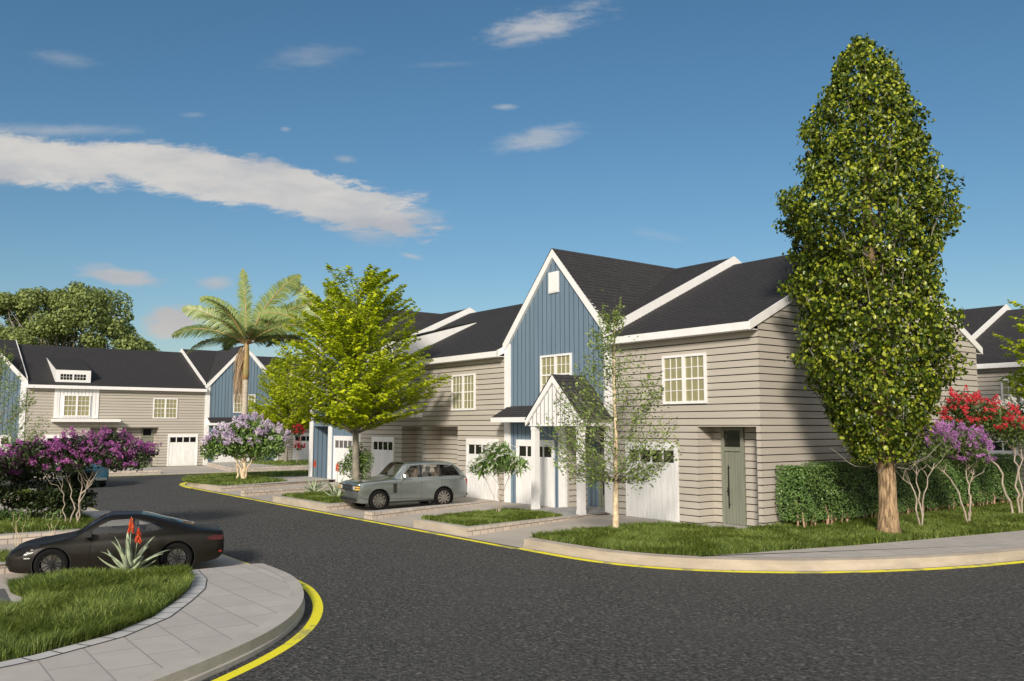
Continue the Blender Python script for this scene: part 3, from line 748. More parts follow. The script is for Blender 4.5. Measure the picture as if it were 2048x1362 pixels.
def end_unit(root):
    """single house: garage left, entry recess right; siding end wall on +x"""
    W_ = 6.64; D = 2*RY
    wl = MB(); x = lambda u: W_-u
    siding(wl, FR(), 0, W_+.026, Z0, 6.46, [(x(2.55)+.026, x(.12)-.026, 0, 3.38)])
    glim = lambda z: (-.026 if z < 6.46 else max(-.026, EY+(z-EZ+.2)/SL), D if z < 6.46 else 2*RY-max(0, EY+(z-EZ+.2)/SL))
    siding(wl, RT(W_), -.026, D, Z0, RZ-.1, [], glim)
    siding(wl, BK(D), 0, W_, Z0, 6.46)
    cb = MB(); recess_walls(wl, cb, x(2.55), x(.12), .78, None, door=(x(2.15), x(1.2)))
    wl.build('wall', M['siding'], root); cb.build('recess_ceiling', M['siding'], root)
    garage(root, x(5.93), x(3.41)); frontdoor(root, x(2.13), x(1.22), .78)
    window(root, x(3.06), 4.16, 1.96, 1.70)
    unit_roof(root, W_+.03); eave(root, W_+.04)
    rb = MB(); rake(rb, W_+.035, .05, EY-.035, 2*RY-EY+.035, -.26, .03); rb.build('rake_board', M['white'], root)
    fb = MB(); fb.box(-.0, W_+.005, -.02, .6, -.05, Z0+.02); fb.build('plinth', M['concrete'], root)

GW = 6.72; GE = 7.0; GP = 10.68; GK = (GP-GE)/(GW/2)
def gtop(x): return GP-GK*abs(x-GW/2)
def gable_unit(root, mir=None, porch=True, awning=True, siderecess=True, entry='boards'):
    """blue gable house. local x: 0 left .. GW right; garage at left, recess at right (mirrored if mir)"""
    X = lambda u: 13.36-u
    wb = MB(mir); ws = MB(mir)
    rx0, rx1 = X(9.30), X(7.05)
    gx0, gx1 = X(12.54), X(10.02); zt = 3.38
    boards(wb, FR(), .38, GW-.38, Z0, lambda s: gtop(s)-.12, [(rx0-.38, rx1, 0, zt)])
    # entry recess
    cb = MB(mir); d = 1.1
    siding(ws, RT(rx0), .0, d, Z0, zt)
    boards(wb, LF(rx1), .0, d, Z0, lambda s: zt)
    dx0, dx1 = X(8.55), X(7.6)
    boards(wb, FR(d), rx0, rx1, Z0, lambda s: zt, [(dx0, dx1, 0, zt)])
    cb.box(rx0-.38, rx1, .02, d, zt, zt+.05)
    wb.build('board_wall', M['blue'], root); ws.build('siding_wall', M['siding'], root); cb.build('recess_ceiling', M['white'], root)
    frontdoor(root, dx0, dx1, d, mir)
    garage(root, gx0, gx1, mir)
    window(root, X(9.9), 4.66, 1.96, 1.66, mir=mir)
    tb = MB(mir)
    tb.box(-.01, .39, -.09, .0, Z0, GE-.02); tb.box(GW-.39, GW+.01, -.09, .0, Z0, GE-.02)
    tb.box(rx0-.42, rx0, -.09, .1, Z0, zt); tb.build('corner_trim', M['white'], root)
    vb = MB(mir); vb.box(GW/2-.32, GW/2+.32, -.075, -.02, 8.88, 9.76); vb.box(GW/2-.27, GW/2+.27, -.09, -.075, 8.93, 9.71); vb.build('gable_panel', M['white'], root)
    rk = MB(mir); t = .36
    for s_ in (-1, 1):
        e = GW/2*s_; pts = [(GW/2, GP+.05), (GW/2+e*1.02, GE-.02+.03), (GW/2+e*1.02, GE-.36), (GW/2+e*.90, GE-.02), (GW/2, GP+.05-t)]
        if s_ < 0: pts = pts[::-1]
        rk.prism(pts, lambda a, b, d_: (a, d_, b), -.14, -.02)
    rk.build('rake_board', M['white'], root)
    # cross gable roof
    rb = MB(mir); y1 = RY
    for s_ in (-1, 1):
        xe = GW/2+s_*GW/2*1.03; ze = GP+.07-GK*GW/2*1.03
        if s_ > 0: roofplane(rb, (xe, -.16, ze), (xe, y1, ze), (GW/2, y1, GP+.07), (GW/2, -.16, GP+.07))
        else: roofplane(rb, (xe, y1, ze), (xe, -.16, ze), (GW/2, -.16, GP+.07), (GW/2, y1, GP+.07))
    rb.build('gable_roof', M['roof'], root)
    unit_roof(root, GW, y0=.06, lift=.32, mir=mir)
    for xr in (GW-.01, -.05): sb = MB(mir); rake(sb, xr, .06, -.02, 2*RY-EY, -.12, .36); sb.build('parapet_board', M['white'], root)
    bk = MB(mir); siding(bk, BK(2*RY), 0, GW, Z0, 6.8); bk.build('rear_wall', M['siding'], root)
    if awning:
        aw = MB(mir); a0, a1 = X(13.15), X(9.75)
        aw2 = MB(mir)
        roofplane(aw2, (a0, -.95, 3.76), (a1, -.95, 3.76), (a1, -.02, 4.26), (a0, -.02, 4.26))
        o = aw2.build('awning', M['roof'], root)
        aw.box(a0, a1, -.98, -.95, 3.56, 3.76); aw.box(a0, a1, -.95, -.09, 3.56, 3.58)
        aw.prism([(-.95, 3.58), (-.02, 3.58), (-.02, 4.22), (-.95, 3.72)], lambda a, b, d_: (a0+d_, a, b), 0., .03)
        aw.build('awning_trim', M['white'], o)
    if porch:
        pc = MB(mir); xc = X(8.2); hw = 1.60; yb, yf = -.02, -1.62
        zb_, zp = 3.66, 5.30
        bt = MB(mir)
        boards(bt, FR(yf+.06), xc-hw+.12, xc+hw-.12, 3.42, lambda s: zp-.1-(zp-zb_)/hw*abs(s-xc), w=.24, gap=.036, out=.022, rec=-.04)
        o = bt.build('porch_gable', M['white'], root)
        for s_ in (-1, 1):
            xe = xc+s_*(hw+.06); ze = zb_-.04
            pts = [(xc, zp+.04), (xe, ze), (xe, ze-.22), (xc, zp-.24)]
            if s_ < 0: pts = pts[::-1]
            pc.prism(pts, lambda a, b, d_: (a, d_, b), yf-.06, yf+.02)
        pc.box(xc-hw+.1, xc+hw-.1, yf-.01, yf+.07, 3.40, 3.44)
        pc.box(xc-hw+.1, xc-hw+.2, yf+.07, yb, 3.40, 3.64); pc.box(xc+hw-.2, xc+hw-.1, yf+.07, yb, 3.40, 3.64)
        pc.box(xc-hw+.2, xc+hw-.2, yf+.07, yb, 3.40, 3.42)
        pc.build('porch_trim', M['white'], root)
        pr = MB(mir)
        roofplane(pr, (xc+hw+.08, yf-.08, zb_-.02), (xc+hw+.08, yb, zb_-.02), (xc, yb, zp+.07), (xc, yf-.08, zp+.07))
        roofplane(pr, (xc-hw-.08, yb, zb_-.02), (xc-hw-.08, yf-.08, zb_-.02), (xc, yf-.08, zp+.07), (xc, yb, zp+.07))
        pr.build('porch_roof', M['roof'], root)
        for px_ in (xc-hw+.30, xc+hw-.24):
            pb = MB(mir); a = .118
            pb.box(px_-a, px_+a, yf+.05, yf+.05+2*a, .16, 3.40); pb.box(px_-a-.012, px_+a+.012, yf+.038, yf+.062+2*a, .16, .34)
            pb.box(px_-a-.012, px_+a+.012, yf+.038, yf+.062+2*a, 3.24, 3.40)
            pb.build('porch_post', M['white'], root)

DW = 13.69
def double_unit(root, dormers=True):
    x = lambda u: DW-u     # u measured from the right end
    wl = MB(); r1 = (x(6.65), x(3.75)); r2 = (x(9.05), x(6.95)); bay = (x(11.5), x(8.72))
    siding(wl, FR(), 0, DW, Z0, 6.46, [(r1[0]+.026, r1[1]-.026, 0, 3.38), (r2[0]+.026, r2[1]-.026, 0, 3.38), (bay[0], bay[1], 4.12, 6.46)])
    siding(wl, BK(2*RY), 0, DW, Z0, 6.46)
    glim = lambda z: (0. if z < 6.46 else max(0, EY+(z-EZ+.2)/SL), 14.8 if z < 6.46 else 2*RY-max(0, EY+(z-EZ+.2)/SL))
    siding(wl, RT(DW), 0., 2*RY, 5.8, RZ-.1, [], glim); siding(wl, LF(0), 0., 2*RY, 5.8, RZ-.1, [], glim)
    cb = MB()
    recess_walls(wl, cb, r1[0], r1[1], .85, None, door=(x(4.95), x(4.0))); recess_walls(wl, cb, r2[0], r2[1], .85, None, door=(x(7.95), x(7.0)))
    wl.build('wall', M['siding'], root); cb.build('recess_ceiling', M['siding'], root)
    frontdoor(root, x(4.93), x(4.02), .85); frontdoor(root, x(7.93), x(7.02), .85)
    garage(root, x(3.0), x(.5)); garage(root, x(12.25), x(9.78))
    window(root, x(3.3), 4.13, 1.96, 1.70)
    # bay with vertical boards and window
    bb = MB(); boards(bb, FR(-.05), bay[0], bay[1], 4.12, lambda s: 6.44, w=.26, gap=.045, rec=-.035); bb.box(bay[0], bay[1], -.04, .0, 4.10, 6.44)
    bb.box(bay[0]-.22, bay[0], -.09, .03, 4.12, 6.44); bb.box(bay[1], bay[1]+.22, -.09, .03, 4.12, 6.44)
    o = bb.build('bay_panel', M['white'], root)
    window(root, (bay[0]+bay[1])/2, 4.24, 1.96, 1.72, y=-.075)
    sb = MB(); sb.box(x(9.3+2.6), x(6.95), -.8, -.03, 3.83, 4.04); sb.build('entry_slab_canopy', M['white'], root)
    unit_roof(root, DW); eave(root, DW)
    for xr in (DW-.05, 0.): rb = MB(); rake(rb, xr, .05, EY-.035, 2*RY-EY, -.26, .03); rb.build('rake_board', M['white'], root)
    # dormer
    dx0, dx1 = x(11.7), x(9.15); yf = .1; zt = 7.95; yt = 4.75; zr = roofz(yt)+.04
    dm = MB(); zf = roofz(yf)-.02
    dm.box(dx0, dx1, yf, yf+.08, zf, zf+.22); dm.box(dx0, dx1, yf, yf+.08, zt-.34, zt); 
    wx0, wx1 = dx0+.35, dx1-.35
    dm.box(dx0, wx0, yf, yf+.08, zf+.22, zt-.34); dm.box(wx1, dx1, yf, yf+.08, zf+.22, zt-.34)
    for xx in (dx0, dx1-.06):
        dm.prism([(yf+.08, zt), (yf+.08, roofz(yf+.08)-.05), (yt+.1, roofz(yt+.1)-.05), (yt, zr)], lambda a, b, d_: (xx+d_, a, b), .06, 0.)
    o = dm.build('dormer', M['white'], root)
    wm = MB(); q = (wx0+wx1)/2; wm.box(q-.06, q+.06, yf+.01, yf+.07, zf+.22, zt-.34)
    for i in range(1, 4):
        for a, b in ((wx0, q-.06), (q+.06, wx1)): xx = a+(b-a)*i/4; wm.box(xx-.012, xx+.012, yf+.02, yf+.05, zf+.22, zt-.34)
    zz = (zf+zt-.12)/2
    wm.box(wx0, wx1, yf+.022, yf+.048, zz-.012, zz+.012)
    w_ = wm.build('window', M['white'], o)
    pm = MB(); pm.box(wx0, wx1, yf+.05, yf+.06, zf+.22, zt-.34); 
    dr = MB(); roofplane(dr, (dx0-.03, yf-.06, zt+.03), (dx1+.03, yf-.06, zt+.03), (dx1+.03, yt+.1, zr+.05), (dx0-.03, yt+.1, zr+.05)); dr.build('dormer_roof', M['roof'], o)
    pb = pm.build('dormer_pane', M['dkglass'], o)

def house(name, fn, ux, rz=0, label=None, origin=None, group='joined row houses', **kw):
    loc = origin if origin else (-ux, 0, 0)
    r = empty(name, loc, rz, label=label, cat='house', group=group); fn(r, **kw); return r
h_end = house('row_house', end_unit, 6.64, label='grey-sided end house with garage door and recessed green front door, nearest the tall columnar tree')
h_gab = house('row_house', gable_unit, 13.36, label='blue gabled house with white gabled porch on posts, tallest gable in the photo')
h_dbl = house('row_house', double_unit, 27.05, label='long grey-sided house with triangular dormer behind the yellow-green tree and silver SUV')
h_gb2 = house('row_house', gable_unit, 33.77, label='blue house partly hidden behind the yellow-green tree, at the far end of the main row', mir=GW, porch=False, awning=False)
# end wall of the last blue house
mb = MB(); boards(mb, LF(0), 0, 2*RY, Z0, lambda y: roofz(y)+.1); mb.build('end_wall', M['blue'], h_gb2)
mb = MB(); mb.box(-.06, -.024, -.08, .3, Z0, 7.); mb.build('end_trim', M['white'], h_gb2)

# facing row across the side street (fronts look towards +X)
UB = 58.6
def row_b(name, src, vleft, label):
    c = copy_tree(src); c.name = name; c.location = (-UB, vleft, -.1); c.rotation_euler = (0, 0, R(90)); c['label'] = label; return c
row_b('row_house', h_dbl, 1.2-DW, 'grey-sided house with a small shed dormer and bay window, across the side street at left')
hb1 = empty('row_house', (-UB, 1.2, -.1), R(90), label='blue gabled house behind the palm tree, across the side street', cat='house', group='joined row houses'); gable_unit(hb1, porch=False)
row_b('row_house', h_gb2, 1.2-DW-GW, 'blue gabled house cut by the left edge of the photo')
row_b('row_house', h_dbl, 1.2+GW, 'grey-sided house with garage door, right of the palm and mostly hidden by the yellow-green tree')
for hb in [o for o in col.objects if o.get('category') == 'house' and abs(o.location.x+UB) < .1 and o.location.y in (1.2, 1.2-DW-GW)]:
    pass
# rear row seen at the right edge, behind the end house
VD = 25.2
def row_d(src, ux, label):
    c = copy_tree(src); c.location = (-ux, VD, 0); c['label'] = label; return c
row_d(h_end, 6.64-.6+.0, 'grey-sided rear house with garage door, at the right edge behind the hedge')
row_d(h_gb2, 6.64+GW-.6, 'rear blue house whose dark roof and white sloping board show above the end house')
# ------------------------------------------------------------------ vegetation
CR = np.array([.605, .796, 0.])       # world direction that runs left-to-right across the view, used only to lay crowns out in plan
CF = np.array([-.796, .605, 0.])
def bend(a, b, k=8, sag=0., wob=.0, up=0.):
    a = np.array(a, float); b = np.array(b, float); t = np.linspace(0, 1, k)[:, None]
    p = a+(b-a)*t; L = np.linalg.norm(b-a)
    p[:, 2] += (up*np.sin(t[:, 0]*np.pi)-sag*t[:, 0]**2)*L
    if wob: p[1:-1] += rng.normal(0, wob*L, (k-2, 3))
    return p
def prof(zs, rs): return lambda z: np.interp(z, zs, rs)
def plant(name, u, v, z, label, cat, group=None):
    return empty(name, (-u, v, z), label=label, cat=cat, group=group)

# --- tall columnar tree
def poplar(root):
    zs = [2.1, 2.5, 3.1, 4.0, 5.4, 6.9, 8.1, 9.3, 9.9, 11.3, 12.1, 13.6, 14.4, 15.0]
    rs = [.4, .95, 1.35, 1.8, 2.1, 2.15, 2.2, 2.5, 2.4, 1.85, 1.65, 1.12, .75, .25]
    Rf = prof(zs, rs)
    sh = CR*(-.30)
    ey = np.array([905, 870, 830, 760, 730, 700, 640, 600, 560, 530, 480, 440, 400, 375, 350, 300, 250, 200, 140, 100, 70, 56])
    le = np.array([1715, 1690, 1665, 1625, 1610, 1605, 1612, 1610, 1590, 1600, 1597, 1568, 1575, 1582, 1622, 1632, 1640, 1648, 1690, 1702, 1738, 1755])
    re = np.array([1835, 1855, 1880, 1905, 1912, 1920, 1925, 1897, 1900, 1905, 1915, 1932, 1928, 1920, 1897, 1895, 1888, 1865, 1848, 1828, 1790, 1775])
    ez = 3.15+(852-ey)/68.; Lr = (1755-le)/70.; Rr = (re-1755)/70.
    def RA(z, a): c_ = np.cos(a-math.atan2(CR[1], CR[0])); w_ = .5+.5*c_; return (np.interp(z, ez, Lr)*(1-w_)+np.interp(z, ez, Rr)*w_)*1.04
    tb = MB(); a = [(0, 0, -.1), (0, 0, .25), (.01, 0, .8), (.0, .02, 1.8), (-.03, 0, 2.6)]
    tb.tube(a, [.42, .31, .255, .245, .25], 18); 
    tb.tube([(-.03, 0, 2.5), (-.1, -.1, 6), (-.15, -.2, 10), (-.15, -.2, 14)], [.27, .2, .12, .03], 12, False)
    tb.build('trunk', M['bark'], root, True)
    br = MB()
    for i in range(70):
        z0 = 2.3+9*rng.uniform()**1.2; a = rng.uniform(0, 6.28); z1 = min(14.6, z0+rng.uniform(1.6, 4)); r = Rf(z1)*.92
        p = np.array([math.cos(a)*r, math.sin(a)*r, z1])+sh
        k = bend((0, 0, z0), p, 7, 0, .02, -.12); br.tube(k, np.linspace(.05, .012, 7), 5, False)
    for i in range(12):
        a = rng.uniform(0, 6.28); k = bend((0, 0, 2.2), (math.cos(a)*1.5, math.sin(a)*1.5, 1.9+rng.uniform(.3, 1.2)), 7, 0, .03, -.25); br.tube(k, np.linspace(.022, .006, 7), 5, False)
    br.build('branches', M['barkgrey'], root, True)
    n = 60000; z = rng.uniform(2.1, 15.0, n*3); w = Rf(z); k = rng.uniform(0, 2.65, n*3) < w; z = z[k][:n]; n = len(z)
    a = rng.uniform(0, 2*np.pi, n)
    lump = .05*np.sin(3*a+z*1.3)+.06*np.sin(6*a-z*3.1+1)+.04*np.sin(2.6*z+2*a)+.06*np.sin(6.3*z+a*5)
    cl_ = np.sin(z*5.2+1.3*np.sin(a*4))*np.sin(a*7+1.1*np.sin(z*2.3))+.6*np.sin(z*9.1-a*5)*np.sin(a*11+z*3)
    r = RA(z, a)*(.86+lump+.075*cl_)*(1-.30*rng.uniform(0, 1, n)**2.2)
    C = np.stack([np.cos(a)*r, np.sin(a)*r, z], 1)+sh+rng.normal(0, .07, (n, 3))
    # holes where the limbs show
    hole = (np.sin(5.1*a+z*1.9+.6)*np.sin(z*2.7-a*2+.3)) > .86
    C = C[~hole]; n = len(C); out = C-np.array([0, 0, 0]); out[:, 2] = 0
    N = nrm(out)*.6+np.array([0, 0, .35])+rng.normal(0, .62, (n, 3))
    T = np.tile([0, 0, -1.], (n, 1))+rng.normal(0, .6, (n, 3))
    depth = np.linalg.norm(C[:, :2]-sh[:2], axis=1)/np.maximum(Rf(C[:, 2]), .2)
    leaves('crown', C, N, .115, .095, M['lf_poplar'], root, 6, T, rnd=rng.uniform(0, 1, n)**1.25)
t_pop = plant('columnar_tree', -3.31, 1.41, .25, 'tall dense columnar green tree with thick brown trunk on the corner lawn', 'tree')
poplar(t_pop)

def wpos(x, y, D):   # plan position from a bearing and distance
    d = np.array([(x-1024)/1715., 1.]); w = np.array([16.76, -22.57])+d[0]*D*CR[:2]+D*CF[:2]; return -w[0], w[1]
# --- trees of flat sprays
def spray_tree(root, zs, rs, n, per, L, Wd, m, tr, th, zlow, bark, shift=0., up=.12, droop=.25, latw=.3, inner=.25, bz0=.5, flat=1., brad=.02, lx=0., outn=0., vj=.05, lump_=0., bbark=None):
    Rf = prof(zs, rs); tb = MB(); k = 10
    tz = np.linspace(0, th, k); wob = np.cumsum(rng.normal(0, .02, (k, 2)), 0)
    tp = [(wob[i, 0]*(i > 1), wob[i, 1]*(i > 1), tz[i]-(.1 if i == 0 else 0)) for i in range(k)]
    tb.tube(tp, np.concatenate([[tr*1.35], np.linspace(tr, tr*.15, k-1)]), 12, False); tb.build('trunk', bark, root, True)
    br = MB(); Cs, Ns, Ts = [], [], []
    for i in range(n):
        z1 = rng.uniform(zs[0], zs[-1]); 
        if rng.uniform(0, max(rs)) > Rf(z1)+.25: continue
        a = rng.uniform(0, 2*np.pi); lean = 1+lx*math.cos(a-math.atan2(CR[1], CR[0]))
        r = Rf(z1)*lean*rng.uniform(.78, 1.06)
        hf = (z1-zs[0])/(zs[-1]-zs[0]); r *= 1+lump_*math.sin(3*a+z1*1.1)+lump_*math.sin(5*a-z1*1.7)
        z0 = max(zlow, z1-r*(up*2+.5*hf*(lump_ > 0))-rng.uniform(.1, .5)); z0 = min(z0, th*.97)
        e = np.array([math.cos(a)*r, math.sin(a)*r, z1]); tpx = np.array([np.interp(z0, tz, [p[0] for p in tp]), np.interp(z0, tz, [p[1] for p in tp]), z0])
        kk = 9; c = bend(tpx, e, kk, 0, .012, .05 if droop else -.1)
        br.tube(c, np.linspace(brad*(.6+r*.25), .005, kk), 5, False)
        t = inner+(1-inner)*rng.uniform(0, 1, per)**.75; idx = t*(kk-1); i0 = np.minimum(idx.astype(int), kk-2); fr = (idx-i0)[:, None]
        P = c[i0]*(1-fr)+c[i0+1]*fr; d = nrm(np.array([e-tpx]))[0]; side = np.array([-math.sin(a), math.cos(a), 0])
        lw = latw*(1.15-t*.7)*r**.5
        P = P+side*(rng.normal(0, .5, per)*lw)[:, None]+np.array([0, 0, 1])*rng.normal(0, vj if flat >= 1 else .16, per)[:, None]
        P[:, 2] -= droop*(np.abs((P-c[i0])@side))*.6
        Cs.append(P); Ns.append(np.tile([0, 0, 1.], (per, 1))*flat+d*outn+rng.normal(0, .38, (per, 3))); Ts.append(np.tile(d, (per, 1))+rng.normal(0, .7, (per, 3)))
    br.build('branches', bbark or bark, root, True)
    C = np.concatenate(Cs)
    leaves('crown', C, np.concatenate(Ns), L, Wd, m, root, 6, np.concatenate(Ts))
t_yel = plant('broad_street_tree', 18.96, -4.38, .2, 'broad yellow-green tree in layered sprays, in front of the grey house with the dormer', 'tree', 'yellow-green trees')
spray_tree(t_yel, [3.5, 4.0, 4.6, 5.4, 6.3, 7.2, 8.3, 9.3, 10.1, 10.7], [2.2, 3.0, 3.5, 3.75, 3.75, 3.45, 3.05, 2.7, 2.1, 1.25], 340, 120, .18, .12, M['lf_yel'], .17, 9.6, 2.8, M['barkgrey'], up=.16, droop=.42, latw=.30, lx=-.03, brad=.022, flat=1.0, outn=.55, vj=.028, lump_=.11)
_u, _v = wpos(574, 0, 73)
c = copy_tree(t_yel); c.location = (-_u, _v, .2); c.rotation_euler = (0, 0, 4.0); c.scale = (.92, .92, .86); c['label'] = 'smaller yellow-green tree across the side street, between the palm and the bigger one'
c = copy_tree(t_yel); c.location = (3.6, 18.1, .2); c.rotation_euler = (0, 0, 2.1); c['label'] = 'yellow-green tree cut off by the right edge of the photo'

t_slim = plant('young_tree', 2.18, -4.23, .25, 'slender young tree with pale spotted trunk and sparse leaves, on the lawn before the porch', 'tree', 'slender young trees')
spray_tree(t_slim, [1.75, 2.3, 3.4, 4.4, 5.5, 6.9], [1.4, 2.2, 2.35, 1.75, 1.05, .3], 185, 56, .10, .055, M['lf_slim'], .085, 6.4, 1.5, M['barkpale'], up=.32, droop=0., latw=.24, inner=.3, flat=.6, brad=.009, bbark=M['barkgrey'])
c = copy_tree(t_slim); c.location = (-34.7, -16.9, .25); c.rotation_euler = (0, 0, 1.3); c.scale = (1.06, 1.06, 1.06); c['label'] = 'slim pale-trunked tree with sparse leaves at the left edge, in front of the blue gable'

# --- background broad tree
def blob_tree(root, blobs, per, L, Wd, m, bark, trunk, shape=6, limbs=True, upn=.5):
    tb = MB(); tb.tube(trunk[0], trunk[1], 12, False)
    tb.build('trunk', bark, root, True)
    br = MB(); top = np.array(trunk[0][-1]); Cs, Ns = [], []
    for (x, y, z, a, b) in blobs:
        c = np.array([x, y, z])
        if limbs: br.tube(bend(top*.5+np.array(trunk[0][-2])*.5, c, 7, 0, .03, .05), np.linspace(trunk[1][-1]*.5, .02, 7), 5, False)
        k = int(per*a*a*b/(abs(a)+.01)/1.0)+30; q = ball(k, .22); P = c+q*np.array([a, a, b])
        P += rng.normal(0, .06*a, P.shape)
        Cs.append(P); Ns.append(q+np.array([0, 0, upn])+rng.normal(0, .5, (k, 3)))
    if limbs: br.build('branches', bark, root, True)
    leaves('crown', np.concatenate(Cs), np.concatenate(Ns), L, Wd, m, root, shape)
def wpos(x, y, D):   # plan position from a bearing and distance
    d = np.array([(x-1024)/1715., 1.]); X = d[0]*D; Y = D
    w = np.array([16.76, -22.57])+X*CR[:2]+Y*CF[:2]; return -w[0], w[1]
u_, v_ = wpos(95, 0, 100)
t_bg = plant('background_tree', u_, v_, 0, 'large round-crowned dark green tree rising behind the facing row at left', 'tree')
bl = []
for i in range(120):
    s_ = rng.uniform(-11.5, 10.4); d_ = rng.uniform(-6, 6); top = np.interp(s_, [-12, -9, -5, 0, 5, 7.5, 9.0, 10.8], [16.6, 18.4, 19.0, 19.2, 19.9, 17.4, 14.6, 13.6])
    zz = rng.uniform(6.5, top-1.0)
    p = CR*s_+CF*d_; rr = rng.uniform(1.2, 2.1); bl.append((p[0], p[1], zz, rr, rr*.75))
for s_ in np.arange(-11.5, 10.9, .6):
    top = np.interp(s_, [-12, -9, -5, 0, 5, 7.5, 9.0, 10.8], [16.6, 18.4, 19.0, 19.2, 19.9, 17.4, 14.6, 13.6])+rng.uniform(-.4, .3)
    p = CR*s_+CF*rng.uniform(-3, 2); rr = rng.uniform(.9, 1.5); bl.append((p[0], p[1], top-rr*.7, rr, rr*.8))
blob_tree(t_bg, bl, 210, .34, .24, M['lf_broad'], M['barkgrey'], ([(0, 0, -.2), (0, .1, 2), (.1, 0, 5), (0, 0, 9)], [.6, .5, .45, .3]))

# --- palms
def palm(root, H=8.6, fr=None):
    tb = MB(); z = np.linspace(0, H-2.3, 22)
    tb.tube([(0.02*math.sin(q), 0, q-(.1 if q == 0 else 0)) for q in z], [.26]+[.185+.010*(i % 2) for i in range(21)], 16, False); tb.build('trunk', M['palmbark'], root, True)
    cs = MB(); cs.tube([(0, 0, H-2.4), (0, 0, H-2.0), (0, 0, H-1.0), (0, 0, H-.1), (0, 0, H+.3)], [.19, .225, .20, .15, .09], 14); cs.build('crownshaft', M['palmshaft'], root, True)
    for (az, el, Lf, dr, tw) in fr:
        d = math.cos(az)*CR+math.sin(az)*CF; k = 16; P = [np.array([0, 0, H-.1])]; e = el
        for i in range(k): P.append(P[-1]+(d*math.cos(e)+np.array([0, 0, 1.])*math.sin(e))*Lf/k); e -= .8*dr/k*(.3+1.5*i/k)
        P = np.array(P); sb = MB(); sb.tube(P, np.linspace(.055, .012, k+1), 6, False)
        f = sb.build('frond', M['palmshaft'], root, True)
        m = 104; t = np.repeat(np.linspace(.10, .995, m), 2); sd = np.tile([-1., 1.], m); n = 2*m
        idx = t*k; i0 = np.minimum(idx.astype(int), k-1); q = (idx-i0)[:, None]; B = P[i0]*(1-q)+P[i0+1]*q
        tg = nrm(P[i0+1]-P[i0]); side = np.cross(tg, np.tile([0, 0, 1.], (n, 1))); side = nrm(side+1e-6); upv = np.cross(side, tg)
        side = side*math.cos(tw)+upv*math.sin(tw)
        ln = .95*np.sin(np.clip(t*.93+.09, 0, 1)*np.pi)**.55*(1+.12*rng.uniform(-1, 1, n))*Lf/5.0
        dirl = nrm(side*sd[:, None]*.85+tg*.62+upv*.22+rng.normal(0, .07, (n, 3)))
        w = .036; nn = nrm(np.cross(dirl, tg)); wd = nrm(np.cross(nn, dirl))*w
        M1 = B+dirl*(ln*.5)[:, None]; M1[:, 2] -= ln*.05; E_ = B+dirl*(ln*.92)[:, None]; E_[:, 2] -= ln*.34
        V = np.stack([B-wd*.6, B+wd*.6, M1+wd, M1-wd, E_+wd*.15, E_-wd*.15], 1).reshape(-1, 3)
        F = (np.arange(n)[:, None, None]*6+np.array([(0, 1, 2, 3), (3, 2, 4, 5)])[None]).reshape(-1, 4)
        base = .35+.4*(el > .5)
        npmesh('leaflets', V, F, M['lf_palm'], f, np.repeat(np.clip(base+rng.uniform(-.25, .25, n), 0, 1), 6))
    # hanging dead fronds
    n = 220; a = rng.uniform(0, 6.28, n); o = CR*(-.34)
    S0 = np.stack([np.cos(a)*.22, np.sin(a)*.22, H-.3-rng.uniform(0, .8, n)], 1)+o*.5; ln = rng.uniform(1.0, 3.4, n)
    E_ = S0+o*rng.uniform(.2, 1.3, n)[:, None]+rng.normal(0, .12, (n, 3)); E_[:, 2] = S0[:, 2]-ln; Mi = S0*.6+E_*.4+o*.35
    wd = rng.normal(0, 1, (n, 3)); wd[:, 2] = 0; wd = nrm(wd)*.022
    V = np.stack([S0-wd, S0+wd, Mi+wd, Mi-wd, E_+wd*.3, E_-wd*.3], 1).reshape(-1, 3)
    npmesh('dead_fronds', V, (np.arange(n)[:, None, None]*6+np.array([(0, 1, 2, 3), (3, 2, 4, 5)])[None]).reshape(-1, 4), M['lf_dead'], root, np.repeat(rng.uniform(0, 1, n), 6))
fr = [(2.2, 1.42, 5.4, .35, 1.1), (.10, 1.20, 5.9, .95, 1.35), (3.0, 1.15, 4.9, 1.5, 1.0), (3.2, .80, 5.0, 1.1, 1.35), (3.3, .50, 5.0, 1.5, .8), (3.0, .25, 4.4, 1.4, .6), (.15, .85, 5.6, 1.1, 1.2), (-.1, .60, 4.9, 1.5, .9), (.2, .3, 4.6, 1.3, .5), (2.7, .95, 4.6, 1.4, -.9), (.5, 1.0, 4.8, 1.4, -.9),
      (-.6, .55, 4.4, 1.5, -.2), (4.2, .7, 4.4, 1.4, .3), (5.2, .5, 4.2, 1.3, .0), (1.2, .6, 4.6, 1.5, .2), (2.2, .4, 4.6, 1.6, -.1), (3.9, 1.1, 4.2, 1.3, .1)]
t_p = plant('palm_tree', 37.4, -2.96, .27, 'palm tree with feathery fronds and hanging dead skirt, standing clear left of the yellow-green tree', 'palm', 'palm trees')
palm(t_p, 8.5, fr)
t_p2 = plant('palm_tree', 34.7, 1.2, .27, 'second palm, only its upper fronds showing behind the yellow-green tree', 'palm', 'palm trees')
palm(t_p2, 8.9, [(2.9, 1.25, 5.2, 1.1, 1.3), (3.3, .7, 4.8, 1.3, 1.1), (3.0, .2, 4.2, 1.2, 0), (1.5, 1.3, 4.2, .8, .1), (.2, .8, 4.6, 1.4, .2), (-.6, .5, 4.4, 1.4, 0), (4.6, .6, 4.2, 1.4, 0), (5.4, .9, 4.2, 1.4, 0)])

